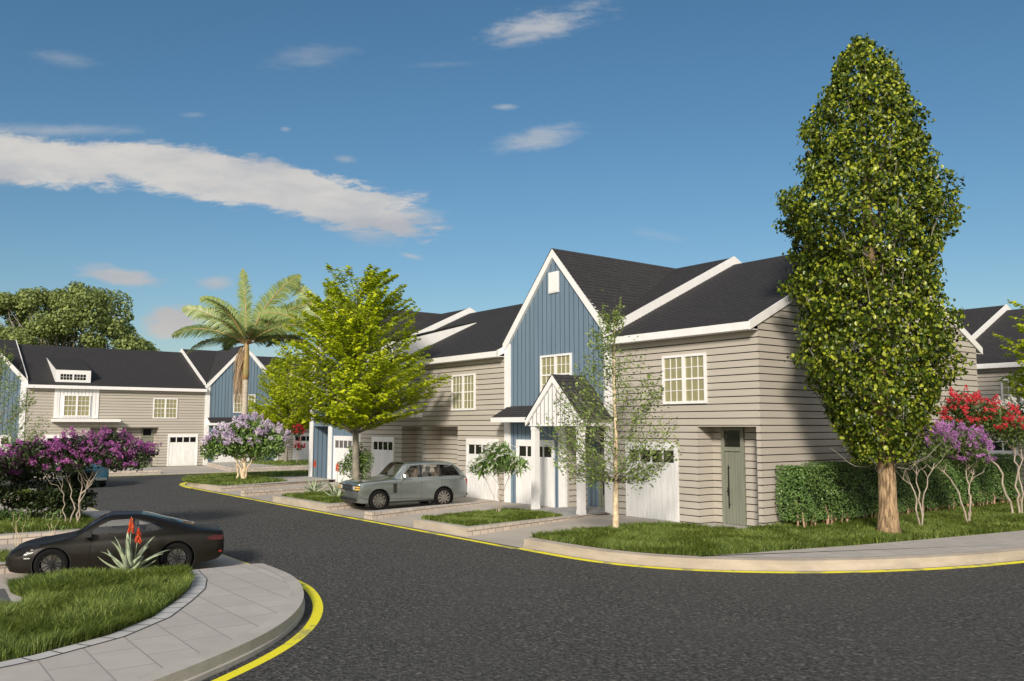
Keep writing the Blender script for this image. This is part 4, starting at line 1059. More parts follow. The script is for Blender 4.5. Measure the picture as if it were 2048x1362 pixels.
# --- flowering shrubs
def flowering(root, stems, domes, nleaf, Ll, nfl, fl, lm=None, bark=None, psz=(.13, .22), pet=.045, per=46, stemr=.045, bias=.25, drop=False, lw=.5, spiky=False):
    lm = lm or M['lf_crape']; sb = MB()
    for (x0, y0, x1, y1, z1, r) in stems:
        p = bend((x0, y0, -.05), (x1, y1, z1), 10, 0, .018, 0); 
        tt = np.linspace(0, 1, 10); p[:, 0] += (x0-x1)*.28*np.sin(tt*np.pi); p[:, 1] += (y0-y1)*.28*np.sin(tt*np.pi)
        sb.tube(p, np.linspace(r, r*.45, 10), 8, False)
        for k in range(3):
            a = rng.uniform(0, 6.28); q = p[6+rng.integers(0, 3)]
            sb.tube(bend(q, q+np.array([math.cos(a)*.6, math.sin(a)*.6, .7]), 6, 0, .04), np.linspace(r*.4, .008, 6), 5, False)
    sb.build('trunk', bark or M['barkpink'], root, True)
    vol = np.array([d[3]*d[4]*d[5] for d in domes]); vol = vol/vol.sum(); Cs, Ns, Fs, Fn = [], [], [], []
    for d, w in zip(domes, vol):
        c = np.array(d[:3]); ax = d[3]*CR; ay = d[4]*CF; az = np.array([0, 0, d[5]])
        k = int(nleaf*w); q = ball(k, .4); Cs.append(c+q[:, :1]*ax+q[:, 1:2]*ay+q[:, 2:]*az); Ns.append(q+rng.normal(0, .5, (k, 3))+np.array([0, 0, .4]))
        k = max(3, int(nfl*w)); q = nrm(rng.normal(size=(k*4, 3))); q = q[q[:, 2] > -bias][:k]; q *= rng.uniform(.86, 1.08, (len(q), 1))
        Fs.append(c+q[:, :1]*ax+q[:, 1:2]*ay+q[:, 2:]*az); Fn.append(q)
    TT = None
    if spiky: Q_ = np.concatenate(Ns); TT = nrm(Q_*np.array([1, 1, .3]))+np.array([0, 0, -.45])+rng.normal(0, .35, Q_.shape)
    leaves('foliage', np.concatenate(Cs), np.concatenate(Ns), Ll, Ll*lw, lm, root, 6, TT)
    F = np.concatenate(Fs); N = nrm(np.concatenate(Fn)); n = len(F)
    ax = nrm(N*np.array([1, 1, .4])+np.array([0, 0, .5 if not drop else -.6])+rng.normal(0, .25, (n, 3))); s = rng.uniform(.7, 1.3, n)
    t = rng.uniform(0, 1, (n, per)); rad = (1-.75*t)*np.sqrt(rng.uniform(0.1, 1, (n, per)))
    o = rng.normal(size=(n, per, 3)); o -= ax[:, None]*(o*ax[:, None]).sum(2, keepdims=True); o /= np.linalg.norm(o, axis=2, keepdims=True)
    P = F[:, None]+(ax[:, None]*(t*psz[1])[..., None]+o*(rad*psz[0])[..., None])*s[:, None, None]
    tone = np.clip(rng.uniform(.05, .8, (n, 1))+rng.uniform(-.2, .3, (n, per)), 0, 1)
    leaves('flowers', P.reshape(-1, 3), (o+ax[:, None]*.4+rng.normal(0, .4, o.shape)).reshape(-1, 3), pet, pet*.85, fl, root, 4, None, tone.ravel())
def L2(s_, d_): p = CR*s_+CF*d_; return p[0], p[1]
def stems(lst): return [(*L2(a, b), *L2(c, d), z, r) for (a, b, c, d, z, r) in lst]
def domes(lst): return [(*L2(a, b), z, rx, ry, rz) for (a, b, z, rx, ry, rz) in lst]
t = plant('flowering_tree', 13.5, -16.9, .25, 'large spreading tree covered in deep purple blossom, behind the dark sports car', 'flowering tree', 'crape myrtle trees')
flowering(t, stems([(0, 0, .35, .2, 1.75, .036), (.04, .05, -.15, .3, 1.8, .028), (-.45, .1, -.55, 0, 1.5, .022), (-.1, 0, -.6, .3, 1.7, .024), (.02, 0, .7, -.2, 1.75, .024)]),
    domes([(s_, rng.uniform(-.7, .7), np.interp(s_, [-2.7, -1.2, 0, 1.2, 2.3], [1.7, 2.2, 2.35, 2.3, 2.15])+rng.uniform(-.5, .55)*(1-abs(s_)/4), rng.uniform(.34, .52), .45, rng.uniform(.26, .40)) for s_ in np.linspace(-2.7, 1.95, 36)]),
    9500, .12, 430, M['fl_purple'], lm=M['lf_dark'], psz=(.125, .22), pet=.045, per=56, bias=.55)
t = plant('flowering_tree', 33.0, -4.5, .27, 'round pale lilac-flowered tree with thick pale trunk on the corner bed under the palm', 'flowering tree', 'crape myrtle trees')
flowering(t, stems([(0, 0, .1, .0, 1.4, .15), (-.1, 0, -1.0, .1, 1.7, .07), (.1, 0, 1.1, -.1, 1.8, .07), (-.35, .1, -.5, .1, 1.5, .07)]),
    domes([(0, 0, 2.3, 1.5, 1.3, 1.1), (-1.1, 0, 2.2, 1.1, 1.1, .85), (1.3, 0, 2.1, 1.2, 1.1, 1.0), (-1.9, -.2, 1.7, .6, .7, .6), (.3, 0, 3.0, 1.2, 1., .6)]),
    7500, .21, 160, M['fl_pale'], lm=M['lf_shrub'], bark=M['barkpale'], psz=(.21, .40), pet=.085, per=60, bias=.15)
t = plant('flowering_tree', 8.34, -4.1, .2, 'small tree with drooping white flower spikes in the planter bed before the porch', 'flowering tree', 'crape myrtle trees')
flowering(t, stems([(-.07, 0, -.5, .1, 1.4, .018), (.0, .04, .0, .1, 1.5, .022), (.08, .05, .4, 0, 1.4, .018), (.05, -.05, .15, -.1, 1.4, .018)]),
    domes([(0, 0, 1.95, .75, .7, .5), (-.55, 0, 1.75, .55, .5, .36), (.6, 0, 1.8, .5, .5, .36), (0, 0, 2.3, .5, .5, .36)]),
    1050, .30, 100, M['fl_white'], lm=M['lf_shrub'], psz=(.055, .30), pet=.035, per=46, bias=.4, drop=True, lw=.2, spiky=True)
t = plant('flowering_tree', -3.13, 3.6, .25, 'purple-flowered small tree partly hidden by the thick columnar trunk', 'flowering tree', 'crape myrtle trees')
CRP = [(-.05, 0, -.55, .1, 2.0, .032), (0, 0, .0, .2, 2.1, .03), (.05, .05, .5, 0, 2.0, .03)]
flowering(t, stems(CRP), domes([(-.4, 0, 2.5, 1.25, .9, .55), (-1.2, 0, 2.3, .9, .7, .45), (.4, 0, 2.6, .8, .7, .5)]), 3600, .10, 120, M['fl_lilac'], psz=(.10, .2), pet=.04, per=50)
t = plant('flowering_tree', -3.54, 5.9, .25, 'purple-flowered small tree with pale twisting stems just left of the red-flowered one', 'flowering tree', 'crape myrtle trees')
flowering(t, stems([(-.05, 0, -.95, .1, 1.85, .034), (.05, 0, .05, .1, 1.9, .036), (.0, .05, .2, 0, 1.8, .028)]), domes([(-.3, 0, 2.55, .95, .8, .6), (-.9, 0, 2.75, .7, .7, .45), (.15, 0, 2.15, .65, .6, .42)]), 3200, .10, 165, M['fl_lilac'], psz=(.10, .2), pet=.042, per=54)
t = plant('flowering_tree', -3.3, 9.5, .25, 'tree with bright red flower clusters at the right edge, above the hedge', 'flowering tree', 'crape myrtle trees')
flowering(t, stems([(.0, 0, -.9, .1, 2.6, .045), (.35, .1, .3, .1, 2.5, .045), (.37, .05, .5, 0, 2.5, .035)]), domes([(-1.1, 0, 3.4, 1.1, .9, .75), (-1.6, 0, 3.9, .6, .6, .5), (-.3, 0, 3.2, .9, .8, .6), (.2, 0, 2.8, .6, .6, .5)]), 4600, .11, 165, M['fl_red'], psz=(.12, .22), pet=.05, per=54)
t = plant('flowering_tree', -3.2, 12.5, .25, 'white-flowered dark-leaved tree behind the red one at the right edge', 'flowering tree', 'crape myrtle trees')
flowering(t, stems([(0, 0, -.5, 0, 2.3, .05), (.1, 0, .4, .1, 2.3, .05)]), domes([(-.4, 0, 3.3, 1.5, 1.1, .8), (-1.3, 0, 3.4, .9, .8, .6)]), 4200, .13, 110, M['fl_white'], lm=M['lf_dark'], psz=(.09, .24), pet=.05, per=40)
t = plant('flowering_tree', 50.5, 6.3, .3, 'small red-flowered tree beside the far garage door, left of the blue corner', 'flowering tree', 'crape myrtle trees')
flowering(t, stems([(0, 0, .1, 0, 1.8, .04)]), domes([(0, 0, 2.6, .45, .4, .5), (.15, 0, 1.4, .35, .3, .35)]), 500, .16, 40, M['fl_red'], psz=(.14, .26), pet=.08, per=40)

# --- leafy shrubs
def shrub(root, ds, n, L, m, sts, bark, w=.5):
    sb = MB()
    for (a, b, c_, d, z, r) in sts: sb.tube(bend((*L2(a, b), -.05), (*L2(c_, d), z), 8, 0, .03), np.linspace(r, r*.4, 8), 6, False)
    sb.build('stems', bark, root, True); Cs, Ns = [], []
    vol = np.array([d[3]*d[4]*d[5] for d in ds]); vol /= vol.sum()
    for d, w_ in zip(domes(ds), vol):
        k = int(n*w_); q = ball(k, .42); Cs.append(np.array(d[:3])+q[:, :1]*d[3]*CR+q[:, 1:2]*d[4]*CF+q[:, 2:]*np.array([0, 0, d[5]])); Ns.append(q*.5+np.array([0, 0, .8])+rng.normal(0, .5, (k, 3)))
    leaves('foliage', np.concatenate(Cs), np.concatenate(Ns), L, L*w, m, root, 6)
t = plant('shrub', 19.4, -4.2, .22, 'bushy dark green shrub around the base of the yellow-green tree trunk', 'shrub')
shrub(t, [(0, 0, 1.6, .55, .5, .6), (-.5, 0, 1.3, .4, .4, .4), (.45, 0, 1.6, .45, .4, .6), (.1, 0, .95, .45, .4, .3), (0, 0, 2.2, .35, .3, .3)], 2300, .12, M['lf_shrub'], [(0, 0, -.2, 0, 1.2, .03), (.05, 0, .2, 0, 1.4, .03), (0, .05, .0, .1, 1.5, .025)], M['barkpale'])
_u, _v = wpos(95, 0, 28.6)
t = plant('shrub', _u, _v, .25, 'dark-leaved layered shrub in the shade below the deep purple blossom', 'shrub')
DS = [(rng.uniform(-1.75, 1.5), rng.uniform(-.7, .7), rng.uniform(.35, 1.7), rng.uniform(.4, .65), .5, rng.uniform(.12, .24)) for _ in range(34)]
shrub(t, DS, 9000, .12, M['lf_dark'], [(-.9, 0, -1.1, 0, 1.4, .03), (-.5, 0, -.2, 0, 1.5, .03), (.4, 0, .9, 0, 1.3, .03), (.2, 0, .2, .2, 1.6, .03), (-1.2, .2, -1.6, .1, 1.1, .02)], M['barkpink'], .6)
t = plant('shrub', 16.8, -19.6, .25, 'low bright green shrub patch behind the dark-leaved shrub, at left', 'shrub')
shrub(t, [(rng.uniform(-2.0, 1.5), rng.uniform(-.5, .5), rng.uniform(.2, .45), .5, .5, .22) for _ in range(14)], 3200, .10, M['lf_shrub'], [(-.3, 0, -.5, 0, .5, .015), (.6, 0, .8, 0, .5, .015)], M['barkpink'], .4)
for (du, dv, h_, lab) in ((10.6, -18.9, .95, 'thin pale sapling with few leaves just beyond the sports car bonnet, left of its twin'), (10.4, -18.1, .9, 'thin pale sapling nearest the purple tree stems, beyond the sports car bonnet')):
    t = plant('sapling', du, dv, .02, lab, 'sapling', 'thin pale saplings')
    shrub(t, [(0, 0, h_*.95, .28, .3, .22), (.2, 0, h_*.6, .2, .2, .1)], 130, .10, M['lf_shrub'], [(0, 0, 0, 0, h_, .012), (0, 0, .2, 0, h_*1.1, .008), (.0, 0, -.18, 0, h_*1.05, .008)], M['barkpale'], .35)

# --- hedge
t = plant('hedge', -.72, 8.0, .25, 'long clipped green hedge along the grey end wall', 'hedge')
n = 34000; hx, hy = .50, 7.6
face = rng.choice(4, n, p=[.52, .05, .33, .10]); a = rng.uniform(-1, 1, n); b = rng.uniform(0, 1, n); zt_, zb_ = 1.92, .24
P = np.zeros((n, 3)); N = np.zeros((n, 3))
f = face == 0; P[f] = np.stack([np.full(f.sum(), hx), a[f]*hy, zb_+b[f]*(zt_-zb_)], 1); N[f] = (1, 0, 0)
f = face == 1; P[f] = np.stack([a[f]*hx, np.full(f.sum(), -hy), zb_+b[f]*(zt_-zb_)], 1); N[f] = (0, -1, 0)
f = face == 2; P[f] = np.stack([(b[f]*2-1)*hx, a[f]*hy, np.full(f.sum(), zt_)], 1); N[f] = (0, 0, 1)
f = face == 3; P[f] = np.stack([(b[f]*2-1)*hx, a[f]*hy, zb_+rng.uniform(0, .3, f.sum())], 1); N[f] = (.5, 0, -.2)
wv = .05*np.sin(P[:, 1]*2.1)+.04*np.sin(P[:, 1]*5.3+P[:, 2]*4)+.03*np.sin(P[:, 2]*7+P[:, 1]*3)
P += N*(wv-.10*rng.uniform(0, 1, n)**2)[:, None]+rng.normal(0, .02, (n, 3))
leaves('foliage', P, N+rng.normal(0, .5, (n, 3))+np.array([0, 0, .3]), .075, .05, M['lf_hedge'], t, 4)
hb = MB()
for i in range(52):
    y = -hy+.15+i*(2*hy-.3)/51+rng.uniform(-.08, .08)
    for k in range(2): x_ = rng.uniform(.1, .42); hb.tube([(x_, y, -.05), (x_+.02, y+rng.uniform(-.1, .1), .35), (x_*.5, y+rng.uniform(-.2, .2), 1.3)], [.035, .028, .012], 6, False)
hb.build('stems', M['stem'], t, True)
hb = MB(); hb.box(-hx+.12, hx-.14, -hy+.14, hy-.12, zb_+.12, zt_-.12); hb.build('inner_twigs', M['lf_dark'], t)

# --- aloes
def aloe(root, n=17, spikes=((0, .0, 1.05), (.1, .12, .85))):
    V, F = [], []; 
    for i in range(n):
        a = i*2.4+rng.uniform(-.3, .3); el = rng.uniform(.55, 1.4) if i > 5 else rng.uniform(.12, .4); L = rng.uniform(.55, .85)*(.9 if el < .5 else 1); cur = rng.uniform(.2, .7)*(1 if el > .5 else -.9)
        k = 9; d = np.array([math.cos(a), math.sin(a), 0]); s_ = np.array([-math.sin(a), math.cos(a), 0]); p = d*.03; e = el
        b = len(V)
        for j in range(k):
            t = j/(k-1); w = .072*math.sin(min(1, t*1.15+.35)*math.pi*.72)**.8*(1-t**3.2)+.002
            nv = np.array([-d[0]*math.sin(e), -d[1]*math.sin(e), math.cos(e)])
            th = .022*(1-t)+.003
            V += [p-s_*w+nv*w*.45, p+nv*.0, p+s_*w+nv*w*.45, p-nv*th*1.4]
            p = p+(d*math.cos(e)+np.array([0, 0, 1])*math.sin(e))*L/(k-1); e -= cur/(k-1)*(2*t if el > .5 else 1.2)
        for j in range(k-1):
            q = b+j*4
            F += [(q, q+1, q+5, q+4), (q+1, q+2, q+6, q+5), (q+3, q, q+4, q+7), (q+2, q+3, q+7, q+6)]
    V = np.array(V); npmesh('leaves', V, np.array(F), M['agave'], root, np.clip(.5+.4*np.sin(np.arange(len(V))*.7), 0, 1)).data.shade_smooth()
    for (s_, d_, h_) in spikes:
        x_, y_ = L2(s_, d_); sb = MB(); sb.tube([(x_*.4, y_*.4, .1), (x_*.8, y_*.8, h_*.5), (x_, y_, h_)], [.012, .010, .005], 6); o = sb.build('flower_stalk', M['agave'], root, True)
        m = 150; t = rng.uniform(0, 1, m); a = rng.uniform(0, 6.28, m); r = .045*(1-.75*t); dd = np.stack([np.cos(a), np.sin(a), np.full(m, -.9)], 1)
        C = np.stack([x_+np.cos(a)*r, y_+np.sin(a)*r, h_-.30+.27*t], 1)
        leaves('flower_spike', C, np.cross(dd, rng.normal(size=(m, 3))), .075, .018, M['fl_red_spike'], o, 4, dd)
t = plant('aloe_plant', 3.25, -17.75, .26, 'large pale aloe with two red flower spikes in the foreground lawn before the sports car', 'aloe', 'aloe plants')
aloe(t); t.scale = (1.12,)*3
for (uu, vv, lab) in ((21.9, -5.1, 'pale aloe with one red spike left of the shrub, farther from the silver SUV'), (18.2, -5.7, 'pale aloe with one red spike next to the silver SUV bonnet')):
    t = plant('aloe_plant', uu, vv, .24, lab, 'aloe', 'aloe plants'); aloe(t, 13, ((.02, 0, 1.25),)); t.scale = (1.25,)*3
# ------------------------------------------------------------------ vehicles
import bmesh
def pchip(xs, ys, x):
    xs = np.array(xs, float); ys = np.array(ys, float); h = np.diff(xs); d = np.diff(ys)/h; m = np.zeros(len(xs))
    for i in range(1, len(xs)-1):
        if d[i-1]*d[i] > 0: w1 = 2*h[i]+h[i-1]; w2 = h[i]+2*h[i-1]; m[i] = (w1+w2)/(w1/d[i-1]+w2/d[i])
    m[0], m[-1] = d[0], d[-1]; k = np.clip(np.searchsorted(xs, x)-1, 0, len(xs)-2); t = (x-xs[k])/h[k]
    return ys[k]*(2*t**3-3*t**2+1)+h[k]*m[k]*(t**3-2*t**2+t)+ys[k+1]*(-2*t**3+3*t**2)+h[k]*m[k+1]*(t**3-t**2)
def car_shell(root, xs, rows, L, side_win, tops, arches, paint, sub=3, nst=84, xc=None):
    """rows: [(y list, z list)] from sill to roof centre. windows are cut out of the shell as parts of their own"""
    X = np.unique(np.concatenate([np.linspace(0, L, nst), np.array(xs)])); R_ = [(pchip(xs, y, X), pchip(xs, z, X)) for y, z in rows]
    k = np.arange(len(rows)); t = np.linspace(0, len(rows)-1, (len(rows)-1)*sub+1); prof_ = []
    Y = np.array([r[0] for r in R_]); Z = np.array([r[1] for r in R_])
    Yf = np.array([[pchip(k, Y[:, i], np.array([q]))[0] for i in range(len(X))] for q in t]); Zf = np.array([[pchip(k, Z[:, i], np.array([q]))[0] for i in range(len(X))] for q in t])
    n = len(t); bm = bmesh.new(); grid = []
    for i, x in enumerate(X):
        ring = [bm.verts.new((x, -Yf[j, i], Zf[j, i])) for j in range(n)]+[bm.verts.new((x, Yf[j, i], Zf[j, i])) for j in range(n-2, -1, -1)]
        grid.append(ring)
    m = len(grid[0])
    for a, b in zip(grid[:-1], grid[1:]):
        for j in range(m): j2 = (j+1) % m; bm.faces.new((a[j], b[j], b[j2], a[j2]))
    for ring, s_ in ((grid[0], 1), (grid[-1], -1)):
        for j in range(n-1):
            q = [ring[j], ring[j+1], ring[m-2-j], ring[m-1-j]]
            q = list(dict.fromkeys(q))
            if len(q) > 2: bm.faces.new(q if s_ > 0 else q[::-1])
    def cutp(co, no): bmesh.ops.bisect_plane(bm, geom=bm.verts[:]+bm.edges[:]+bm.faces[:], plane_co=co, plane_no=no, dist=1e-5)
    for poly in side_win:
        for (a, b) in zip(poly, poly[1:]+poly[:1]): d = (b[0]-a[0], b[1]-a[1]); cutp((a[0], 0, a[1]), (d[1], 0, -d[0]))
    for poly in tops:
        for (a, b) in zip(poly, poly[1:]+poly[:1]): d = (b[0]-a[0], b[1]-a[1]); cutp((a[0], a[1], 0), (d[1], -d[0], 0))
    for (ax, az, ar) in arches:
        for q in range(18): an = q*math.pi/9; cutp((ax+math.cos(an)*ar, 0, az+math.sin(an)*ar), (math.cos(an), 0, math.sin(an)))
    def inside(p, poly):
        s = [((b[0]-a[0])*(p[1]-a[1])-(b[1]-a[1])*(p[0]-a[0])) for a, b in zip(poly, poly[1:]+poly[:1])]
        return all(v > -1e-6 for v in s) or all(v < 1e-6 for v in s)
    bm.normal_update(); kill = []; glass_f = []
    for f in bm.faces:
        c = f.calc_center_median()
        if any(math.hypot(c.x-ax, c.z-az) < ar*.995 for ax, az, ar in arches) and (abs(c.y) > .45): kill.append(f); continue
        if abs(f.normal.y) > .35 and any(inside((c.x, c.z), p) for p in side_win): f.material_index = 1
        elif f.normal.z > .08 and abs(f.normal.y) < .75 and any(inside((c.x, c.y), p) for p in tops): f.material_index = 1
        f.smooth = True
    bmesh.ops.delete(bm, geom=kill, context='FACES')
    for mi, nm, mt in ((0, 'body', paint), (1, 'glazing', M['carglass'])):
        b2 = bm.copy(); bmesh.ops.delete(b2, geom=[f for f in b2.faces if f.material_index != mi], context='FACES')
        for f in b2.faces: f.material_index = 0
        me = bpy.data.meshes.new(nm); b2.to_mesh(me); b2.free(); link(nm, me, mt, root)
    bm.free()
def wheel(root, x, y, r, w, nsp, rimm, twin=True, side=-1):
    t = MB(); prof_ = [(r*.70, -w/2), (r*.92, -w/2), (r*.985, -w*.36), (r, 0), (r*.985, w*.36), (r*.92, w/2), (r*.70, w/2), (r*.66, 0)]
    n = 40; b = 0
    for k in range(n):
        a = 2*math.pi*k/n
        for q, h in prof_: t.v.append((x+q*math.cos(a), y+h, r+q*math.sin(a))); t.uv.append((0, 0))
    m = len(prof_)
    for k in range(n):
        for j in range(m): k2 = (k+1) % n; j2 = (j+1) % m; t.f.append([k*m+j, k*m+j2, k2*m+j2, k2*m+j])
    o = t.build('wheel', M['rubber'], root, True)
    rb = MB(); yo = y+side*w*.40
    rb.disc((x, y+side*w*.42, r), 'y', r*.72, .03, 36, r*.665); rb.disc((x, y, r), 'y', r*.70, w*.8, 36, r*.665)
    rb.disc((x, yo+side*.012, r), 'y', r*.13, .05, 18)
    for k in range(nsp):
        for s_ in ((-1, 1) if twin else (0,)):
            a = 2*math.pi*k/nsp; d = np.array([math.cos(a), math.sin(a)]); q = np.array([-d[1], d[0]]); w0 = r*(.035 if twin else .07); w1 = r*(.04 if twin else .085)
            c0 = d*r*.08+q*s_*r*.05; c1 = d*r*.69+q*s_*r*.15
            pts = [c0-q*w0, c1-q*w1, c1+q*w1, c0+q*w0]
            rb.prism([(p[0], p[1]) for p in pts], lambda a_, b_, dd: (x+a_, yo+dd, r+b_), -.02, .02)
    rb.build('rim', rimm, o)
    db = MB(); db.disc((x, y+side*w*.05, r), 'y', r*.58, .03, 24); db.build('brake_disc', M['chrome'], o)
    return o
def arch_liner(root, x, y0, y1, r, z, sgn):
    mb = MB(); mb.disc((x, (y0+y1)/2, z), 'y', r, abs(y1-y0), 36, r-.012)
    mb.disc((x, y0 if abs(y0) < abs(y1) else y1, z), 'y', r-.012, .01, 30)
    mb.v = [(a, b, max(c_, .16)) for a, b, c_ in mb.v]
    mb.build('wheel_arch', M['plastic'], root)
def bx(root, name, m, *boxes, par=None):
    mb = MB()
    for b in boxes: mb.box(*b)
    o = mb.build(name, m, par or root); bv = o.modifiers.new('bevel', 'BEVEL'); bv.width = .006; bv.segments = 2; return o
def seats(root, lst, m):
    for (x, y, z, hgt) in lst:
        mb = MB(); mb.prism([(x-.50, z), (x, z-.04), (x+.22, z+hgt*.72), (x+.10, z+hgt*.75), (x-.06, z+.14), (x-.5, z+.14)], lambda a, b, d: (a, d, b), y-.24, y+.24)
        mb.box(x+.13, x+.25, y-.13, y+.13, z+hgt*.75, z+hgt); o = mb.build('seat', m, root); bv = o.modifiers.new('bevel', 'BEVEL'); bv.width = .03; bv.segments = 2
def suv(root, paint):
    L = 4.97; xs = [0, .1, .4, 1.0, 1.5, 2.2, 3.2, 4.2, 4.7, 4.92, 4.97]
    zb = [.44, .32, .29, .30, .30, .30, .30, .30, .36, .44, .52]
    rows = [([.0]*11, zb), ([.70, .86, .92, .93, .93, .93, .93, .93, .92, .86, .80], zb),
        ([.78, .93, .98, .985, .985, .985, .985, .985, .97, .92, .87], [.56, .52, .50, .50, .50, .50, .50, .50, .52, .56, .62]),
        ([.80, .945, .985, .99, .99, .99, .99, .99, .975, .93, .89], [.76, .76, .76, .78, .78, .78, .78, .78, .78, .78, .78]),
        ([.80, .94, .975, .98, .98, .98, .98, .98, .965, .925, .89], [.93, .95, .97, .98, .99, 1., 1., 1., 1., .98, .96]),
        ([.79, .925, .955, .96, .955, .955, .955, .95, .935, .90, .87], [1.0, 1.04, 1.08, 1.11, 1.13, 1.14, 1.15, 1.16, 1.16, 1.14, 1.10]),
        ([.74, .87, .90, .90, .90, .915, .915, .905, .885, .855, .83], [1.03, 1.085, 1.135, 1.17, 1.205, 1.20, 1.21, 1.22, 1.22, 1.20, 1.14]),
        ([.6, .66, .70, .72, .79, .765, .775, .755, .80, .80, .78], [1.04, 1.105, 1.155, 1.195, 1.25, 1.77, 1.80, 1.76, 1.47, 1.23, 1.16]),
        ([.5, .55, .58, .60, .66, .66, .67, .65, .70, .70, .68], [1.045, 1.115, 1.165, 1.205, 1.27, 1.835, 1.865, 1.825, 1.50, 1.24, 1.17]),
        ([0.]*11, [1.055, 1.13, 1.185, 1.225, 1.30, 1.86, 1.895, 1.85, 1.52, 1.25, 1.18])]
    wins = [[(1.92, 1.26), (2.72, 1.26), (2.72, 1.72), (2.36, 1.72)], [(2.84, 1.265), (3.62, 1.27), (3.62, 1.735), (2.84, 1.735)], [(3.70, 1.27), (4.60, 1.285), (4.30, 1.71), (3.70, 1.735)]]
    tops = [[(1.60, -.76), (2.16, -.62), (2.16, .62), (1.60, .76)], [(4.34, -.58), (4.80, -.66), (4.80, .66), (4.34, .58)]]
    ar = [(.92, .40, .46), (3.80, .40, .46)]
    car_shell(root, xs, rows, L, wins, tops, ar, paint)
    for s_ in (-1, 1):
        for i, (ax, az, r_) in enumerate(ar):
            wheel(root, ax, s_*.86, .395, .26, 10, M['chrome'], False, s_); arch_liner(root, ax, s_*.60, s_*.965, r_, az, s_)
    # black pillars laid just outside the shell
    for s_ in (-1, 1):
        for (xa, xb) in ((2.725, 2.835), (3.625, 3.695)):
            pb = MB()
            pb.quad((xa, s_*.918, 1.25), (xb, s_*.918, 1.25), (xb, s_*.795, 1.745), (xa, s_*.795, 1.745)) if s_ < 0 else pb.quad((xa, s_*.795, 1.745), (xb, s_*.795, 1.745), (xb, s_*.918, 1.25), (xa, s_*.918, 1.25))
            o = pb.build('door_pillar', M['plastic'], root); sm = o.modifiers.new('solid', 'SOLIDIFY'); sm.thickness = .02
        bx(root, 'side_vent', M['plastic'], (1.52, 1.68, s_*.985-.012, s_*.985+.012, .66, 1.04))
        bx(root, 'door_mirror', M['carsilver'], (1.98, 2.12, min(s_*.94, s_*1.16), max(s_*.94, s_*1.16), 1.26, 1.40))
        for xh in (2.50, 3.42): bx(root, 'door_handle', M['chrome'], (xh, xh+.20, s_*.992-.015, s_*.992+.015, 1.02, 1.055))
        bx(root, 'side_seam', M['plastic'], *[(q, q+.008, s_*.986-.006, s_*.986+.007, .42, 1.12) for q in (1.86, 2.78)], (3.70, 3.708, s_*.986-.006, s_*.986+.007, .86, 1.14))
        bx(root, 'sill_trim', M['plastic'], (1.38, 3.34, s_*.95-.03, s_*.95+.03, .27, .33))
        bx(root, 'tail_lamp', M['lampred'], (4.80, 4.93, s_*.915-.02, s_*.915+.012, .80, 1.12))
        hl = bx(root, 'headlight', M['plastic'], (-.03, .20, min(s_*.56, s_*.945), max(s_*.56, s_*.945), .79, 1.0))
        bx(root, 'lens', M['lampwhite'], (-.045, .0, min(s_*.59, s_*.74), max(s_*.59, s_*.74), .82, .97), par=hl)
        bx(root, 'indicator', M['lampamber'], (-.045, .10, min(s_*.79, s_*.955), max(s_*.79, s_*.955), .82, .88), (-.045, .10, min(s_*.79, s_*.955), max(s_*.79, s_*.955), .905, .965), par=hl)
        bx(root, 'fog_lamp', M['lampwhite'], (-.0, .06, s_*.72-.05, s_*.72+.05, .56, .62))
    g = bx(root, 'grille', M['plastic'], (-.035, .05, -.53, .53, .78, .99))
    bx(root, 'grille_bar', M['chrome'], (-.05, .0, -.50, .50, .93, .945), (-.05, .0, -.50, .50, .88, .895), (-.05, .0, -.50, .50, .83, .845), par=g)
    bx(root, 'lower_bumper', M['plastic'], (-.03, .14, -.80, .80, .36, .50)); bx(root, 'rear_bumper', M['plastic'], (4.86, 5.0, -.84, .84, .42, .56))
    bx(root, 'dashboard', M['seatdark'], (1.55, 1.95, -.80, .80, .9, 1.18)); bx(root, 'cabin_floor', M['seatdark'], (.5, 4.7, -.55, .55, .34, .40), (4.2, 4.75, -.75, .75, .5, 1.15))
    seats(root, [(2.55, -.42, .72, .92), (2.55, .42, .72, .92), (3.55, -.42, .74, .88), (3.55, .42, .74, .88)], M['seat'])
    sw = MB(); sw.tube([(2.02, .42+.18*math.cos(t_), 1.12+.18*math.sin(t_)) for t_ in np.linspace(0, 2*math.pi, 17)], .014, 6); sw.build('steering_wheel', M['plastic'], root)
def shift(root, dx):
    for ch in root.children: ch.location.x += dx
s1 = empty('parked_car', (-14.57, -4.35, .065), R(90)-.09, label='silver-green boxy SUV parked on the driveway before the grey house', cat='car', group='cars')
suv(s1, M['carsilver']); shift(s1, -4.97/2)
b1 = copy_tree(s1); b1.name = 'parked_car'; b1.location = (-37.3, -12.35, .0); b1.rotation_euler = (0, 0, R(0)); b1['label'] = 'blue vehicle seen from behind on the road, mostly hidden by the deep purple blossom'
for ch in b1.children:
    if ch.name.startswith('body'): ch.data = ch.data.copy(); ch.data.materials[0] = M['carblue']
    if ch.name.startswith('rear_bumper'): ch.data = ch.data.copy(); ch.data.materials[0] = M['carsilver']

